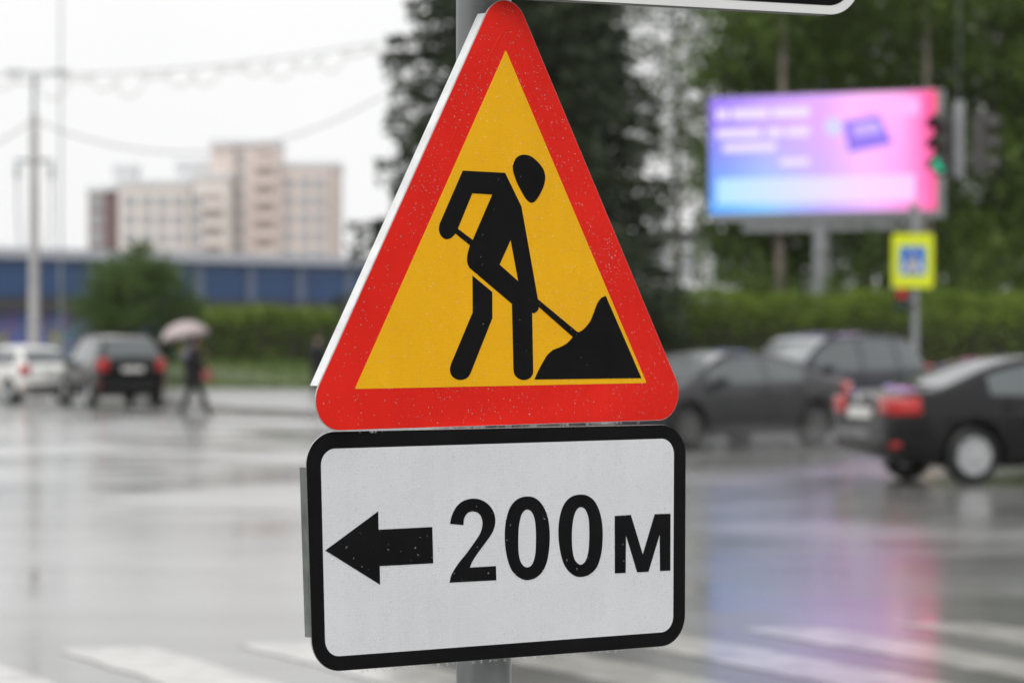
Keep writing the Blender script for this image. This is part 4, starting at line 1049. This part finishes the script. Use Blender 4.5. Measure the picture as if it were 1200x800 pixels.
        if roof_rack:
            pts = []
            for x in np.linspace(.75, 2.5, 9):
                sc = section(x, T, B, Z, Wd); pts.append((x-ax, s*(sc[9][0]-.02), sc[9][1]+.045))
            pts = [(pts[0][0]-.06, pts[0][1], pts[0][2]-.05)] + pts + [(pts[-1][0]+.06, pts[-1][1], pts[-1][2]-.05)]
            MB().tube(pts, .016, 8).build('roof_rail', TRIM, root, 60)
    return root

def paint(name, c, metal=0.0):
    return mat(name, c, 0.4, metal=metal*.5, spec=0.1, coat=1.0, coat_rough=0.03, var=0.08, vscale=3)
PB = paint('black_car_paint', (0.005, 0.005, 0.0055)); PG = paint('graphite_car_paint', (0.034, 0.034, 0.037), 0.35)
PD = paint('dark_blue_grey_car_paint', (0.030, 0.032, 0.042), 0.3); PW = paint('white_car_paint', (0.72, 0.72, 0.70)); PS = paint('dark_grey_car_paint', (0.006, 0.0065, 0.007), 0.1)

def axle_from_wheel(wx, wy, heading, side, kind, rear=True):
    h = Vector((math.sin(R(heading)), math.cos(R(heading)))); left = Vector((-h.y, h.x)); w = PROF[kind]['W']-.115
    return Vector((wx, wy)) - left*w*side
a = axle_from_wheel(5.12, 34.3, 71, -1, 'sedan')
make_car('saloon_car', 'sedan', PB, 'black saloon car seen from behind with silver wheels and red lamps', a, 71)
a = axle_from_wheel(4.61, 47.2, 229, 1, 'sedan')
make_car('saloon_car', 'sedan', PG, 'dark grey saloon driving behind the black saloon, pale sky on its windscreen', a, 229, rim=mat('dull_wheel', (0.12, 0.12, 0.12), 0.4, metal=0.4))
make_car('crossover_car', 'crossover', PD, 'tall dark estate with roof rails in front of the hedge', (6.55, 56.6), 229, rim=MATS['dull_wheel'], roof_rack=True)
make_car('off_road_car', 'crossover', PS, 'dark grey off-road car beside the umbrella walker, red tail lamps showing', (-9.6, 76.0), -21, cladding=True, roof_rack=True)
make_car('hatchback_car', 'hatch', PW, 'white hatchback beside the dark off-road car, below the lamp post', (-12.3, 79.6), -38)

# ================================================================ people
SKIN = mat('skin', (0.48, 0.30, 0.23), 0.5); COAT = mat('black_coat', (0.005, 0.005, 0.006), 0.75, var=.2, vscale=6, bump=.2, bscale=40)
TROUS = mat('dark_blue_trousers', (0.012, 0.014, 0.02), 0.8, var=.2, vscale=9); SHOE = mat('black_shoes', (0.012, 0.012, 0.012), 0.4); HAIR = mat('dark_hair', (0.025, 0.017, 0.012), 0.5, bump=.3, bscale=90)
def skin(name, verts, edges, radii, m, parent, root=0, sub=2):
    me = bpy.data.meshes.new(name); me.from_pydata(verts, edges, []); me.update()
    o = bpy.data.objects.new(name, me); COL.objects.link(o); o.parent = parent
    md = o.modifiers.new('skin', 'SKIN'); md.use_smooth_shade = True
    for i, r_ in enumerate(radii):
        q = me.skin_vertices[0].data[i]; q.radius = (r_, r_) if not hasattr(r_, '__len__') else r_; q.use_root = (i == root)
    s = o.modifiers.new('sub', 'SUBSURF'); s.levels = sub; s.render_levels = sub
    dg = bpy.context.evaluated_depsgraph_get(); m2 = bpy.data.meshes.new_from_object(o.evaluated_get(dg))
    o.modifiers.clear(); o.data = m2; bpy.data.meshes.remove(me); m2.materials.clear(); m2.materials.append(m)
    m2.polygons.foreach_set('use_smooth', [True]*len(m2.polygons))
    return o
def head_parts(root, c, face):
    """c: centre of the head; face: unit vector the face looks along (horizontal)"""
    fx_, fy_ = face; sx, sy = -fy_, fx_
    def W(f_, s_, z): return (c[0]+fx_*f_+sx*s_, c[1]+fy_*f_+sy*s_, c[2]+z)
    v, fcs = [], []; NU, NV = 16, 12
    for i in range(NV+1):
        ph = math.pi*i/NV; z = math.cos(ph)*.115
        for j in range(NU):
            t = 2*math.pi*j/NU; a, b = math.cos(t), math.sin(t); r_ = math.sin(ph)
            fw = .098*r_*a; sw = .076*r_*b*(1 if z > -.03 else 1+(z+.03)*3.2)
            if a > .9 and -.05 < z < .02: fw += .018*(1-abs(z+.02)/.035 if abs(z+.02) < .035 else 0)   # nose
            v.append(W(fw + (.012 if z < -.05 and a > .5 else 0), sw, z))
    fcs = [(i*NU+j, i*NU+(j+1) % NU, (i+1)*NU+(j+1) % NU, (i+1)*NU+j) for i in range(NV) for j in range(NU)]
    h = link('head', fixn(mesh('head', v, fcs)), SKIN, root, 180)
    for s in (-1, 1):
        MB().lathe([(.0001, -.012), (.011, -.004), (.011, .004), (.0001, .012)], 10, c=W(.088, s*.032, .012)).build('eye', mat('eye_dark', (.03, .03, .03), .2), h, 180)
        MB().lathe([(.0001, -.03), (.016, -.015), (.018, .01), (.0001, .03)], 8, c=W(-.005, s*.077, -.005)).build('ear', SKIN, h, 180)
    MB().tube([W(.093, -.022, -.062), W(.100, 0, -.062), W(.093, .022, -.062)], .005, 6).build('mouth', mat('lips', (.33, .12, .11), .5), h, 180)
    v = []
    for i in range(9):
        ph = math.pi*.62*i/8; z = math.cos(ph)*.128
        for j in range(NU):
            t = 2*math.pi*j/NU; r_ = math.sin(ph); a = math.cos(t)
            cut = .04 if a > .3 and i > 4 else 0
            v.append(W(.108*r_*a - .010 - cut, .088*r_*math.sin(t), max(z, -.07) + .012 + (cut*1.2)))
    link('hair', fixn(mesh('hair', v, [(i*NU+j, i*NU+(j+1) % NU, (i+1)*NU+(j+1) % NU, (i+1)*NU+j) for i in range(8) for j in range(NU)])), HAIR, h, 180)
def hand(root, w, d, up, m=SKIN):
    """palm and five curled fingers; w wrist, d direction of the forearm, up back of the hand"""
    w, d, up = Vector(w), Vector(d).normalized(), Vector(up); s = d.cross(up).normalized(); up = s.cross(d).normalized()
    vs = [w, w + d*.045, w + d*.085]; es = [(0, 1), (1, 2)]; rs = [.026, .034, .034]
    for k, (o_, ln) in enumerate(((-.030, .066), (-.010, .074), (.010, .070), (.029, .055))):
        b = len(vs); p = w + d*.09 + s*o_
        vs += [p, p + d*ln*.45 - up*.014, p + d*ln*.55 - up*.045]; es += [(2, b), (b, b+1), (b+1, b+2)]; rs += [.0095, .009, .008]
    b = len(vs); p = w + d*.035 - s*.034; vs += [p, p + d*.025 - s*.016 - up*.02, p + d*.05 - s*.010 - up*.04]; es += [(1, b), (b, b+1), (b+1, b+2)]; rs += [.012, .010, .009]
    return skin('hand', [tuple(q) for q in vs], es, rs, m, root, 0, 1)
def person(name, label, loc, yaw, stride, arm_up, arm_low, coat_len=.46, group=None):
    """local axes: +x is the walking direction; the feet stand on z = 0"""
    r = empty(name, loc, (0, 0, yaw), label, 'person')
    hipz, sh = .90, 1.38; f1, f2 = stride
    hipL, hipR = (0, .09, hipz), (0, -.09, hipz)
    kL, kR = (f1*.5+.06, .09, .48), (f2*.5+.04, -.09, .48); aL, aR = (f1, .09, .09), (f2, -.09, .10 + (.05 if f2 < 0 else 0))
    # the body, one surface from feet to neck and wrists
    V = [(0, 0, .95), (0, 0, 1.12), (.01, 0, 1.30), (.01, 0, 1.42), (.03, 0, 1.50), hipL, kL, aL, hipR, kR, aR, (0, .17, sh), arm_up[0], arm_up[1], (0, -.17, sh), arm_low[0], arm_low[1]]
    Eg = [(0, 1), (1, 2), (2, 3), (3, 4), (0, 5), (5, 6), (6, 7), (0, 8), (8, 9), (9, 10), (2, 11), (11, 12), (12, 13), (2, 14), (14, 15), (15, 16)]
    skin('body', V, Eg, [(.15, .11), (.13, .10), (.15, .10), .07, .05, .085, .055, .038, .085, .055, .038, .062, .042, .028, .062, .042, .028], SKIN, r)
    for h_, k_, a_ in ((hipL, kL, aL), (hipR, kR, aR)):
        skin('trouser_leg', [h_, k_, a_], [(0, 1), (1, 2)], [.115, .085, .072], TROUS, r, 0)
        x, y, z = a_
        skin('shoe', [(x-.05, y, z-.035), (x+.06, y, z-.045), (x+.16, y, z-.055)], [(0, 1), (1, 2)], [(.05, .045), (.045, .04), (.04, .03)], SHOE, r, 0)
    lz = 1.40 - coat_len - .35
    V = [(0, 0, .98), (0, 0, 1.14), (.01, 0, 1.31), (.01, 0, 1.43), (.02, 0, lz), (0, .17, sh), arm_up[0], arm_up[1], (0, -.17, sh), arm_low[0], arm_low[1]]
    skin('coat', V, [(0, 1), (1, 2), (2, 3), (0, 4), (2, 5), (5, 6), (6, 7), (2, 8), (8, 9), (9, 10)], [(.20, .22), (.19, .20), (.19, .20), (.085, .085), (.23, .26), .095, .075, .055, .095, .075, .055], COAT, r)
    head_parts(r, (.05, 0, 1.605), (1, 0))
    d1 = Vector(arm_up[1])-Vector(arm_up[0]); d2 = Vector(arm_low[1])-Vector(arm_low[0])
    hand(r, arm_up[1], d1, (0, 1, .3) if d1.z > 0 else (0, 1, 0)); hand(r, arm_low[1], d2, (0, -1, 0))
    return r
wd = 66.0
wk = person('person', 'walker in a long black coat striding under a pale pink umbrella', (px(226, wd), wd, 0.0), R(8), (-.27, .30), ((.12, .22, 1.12), (.22, .10, 1.30)), ((.10, -.24, 1.13), (.30, -.22, .98)))
um = empty('umbrella', (px(226, wd)-.10, wd+.10, 1.24), (R(-3), R(-10), 0), 'pale pink open umbrella held above the walker in black', 'umbrella')
UMB = mat('pale_pink_fabric', (0.46, 0.385, 0.38), 0.6, var=.08, vscale=4)
v, f = [], []; NR, NS = 6, 48
for i in range(NR+1):
    t = i/NR; 
    for k in range(NS):
        a = 2*math.pi*k/NS; sc_ = 1 - .07*abs(math.sin(4*a))*t*t
        v.append((.55*math.sin(t*1.32)/math.sin(1.32)*sc_*math.cos(a), .55*math.sin(t*1.32)/math.sin(1.32)*sc_*math.sin(a), .44 + .36*(math.cos(t*1.32)-math.cos(1.32))/(1-math.cos(1.32)) - .02*abs(math.sin(4*a))*0))
f = [(i*NS+k, i*NS+(k+1) % NS, (i+1)*NS+(k+1) % NS, (i+1)*NS+k) for i in range(NR) for k in range(NS)]
c = link('canopy', fixn(mesh('canopy', v, f)), UMB, um, 180); so = c.modifiers.new('thickness', 'SOLIDIFY'); so.thickness = .003
MB().tube([(0, 0, -.1), (0, 0, .86)], .007, 8).build('shaft', CHROME, um, 60)
MB().tube([(0, 0, -.08), (0, 0, -.2), (.03, 0, -.23), (.06, 0, -.2)], .014, 8).build('handle', TRIM, um, 60)
for k in range(8):
    a = 2*math.pi*k/8
    MB().tube([(.545*math.sin(t*1.32)/math.sin(1.32)*math.cos(a), .545*math.sin(t*1.32)/math.sin(1.32)*math.sin(a), .425+.36*(math.cos(t*1.32)-math.cos(1.32))/(1-math.cos(1.32))) for t in np.linspace(.02, 1, 7)], .004, 5).build('rib', CHROME, um)
bag = empty('shoulder_bag', (px(226, wd)+.33, wd-.22, .70), (0, 0, R(12)), 'red bag carried by the walker in the black coat', 'bag')
bevel(MB().box(-.11, .11, -.05, .05, .04, .28).build('pouch', mat('red_leather', (0.30, 0.085, 0.07), 0.5, var=.15), bag), .03, 3)
MB().tube([(-.09, 0, .27), (-.07, 0, .36), (0, 0, .40), (.07, 0, .36), (.09, 0, .27)], .010, 8).build('strap', MATS['red_leather'], bag, 60)
pd2 = 86.0
p2 = person('person', 'person in dark clothes standing on the pavement by the lawn bank', (px(372, pd2), pd2, .13), R(70), (.04, -.03), ((.04, .24, 1.12), (.10, .24, .88)), ((.03, -.24, 1.12), (.08, -.24, .88)))


# ================================================================ spray thrown up by the tyres, damp air
def volume_mat(name, dens, col=(.97, .97, .98)):
    m = bpy.data.materials.new(name); m.use_nodes = True; n = m.node_tree.nodes; n.clear()
    o = n.new('ShaderNodeOutputMaterial'); v = n.new('ShaderNodeVolumePrincipled')
    v.inputs['Color'].default_value = (*col, 1); v.inputs['Density'].default_value = dens; v.inputs['Anisotropy'].default_value = 0.2
    m.node_tree.links.new(v.outputs[0], o.inputs['Volume']); return m
SPRAY = volume_mat('tyre_spray', 0.10)
for sx, sy, rx_, ry_, rz_ in ((5.75, 47.6, 1.5, .9, .42), (3.6, 45.6, 1.6, .7, .20), (6.9, 49.4, 1.3, .9, .5)):
    mb = MB(); mb.lathe([(max(.0001, math.sin(math.pi*k/10)), -math.cos(math.pi*k/10)) for k in range(11)], 20)
    o = mb.build('tyre_spray', SPRAY, loc=(sx, sy, rz_*.86)); o.scale = (rx_, ry_, rz_)
    tag(o, 'pale spray hanging behind the tyres of the grey saloon', 'spray', 'spray behind the grey saloon', kind='stuff')
hz = MB().box(-1590, 1590, -390, 2590, -1.2, 38).build('haze', volume_mat('damp_air', 0.00012))
tag(hz, kind='stuff')
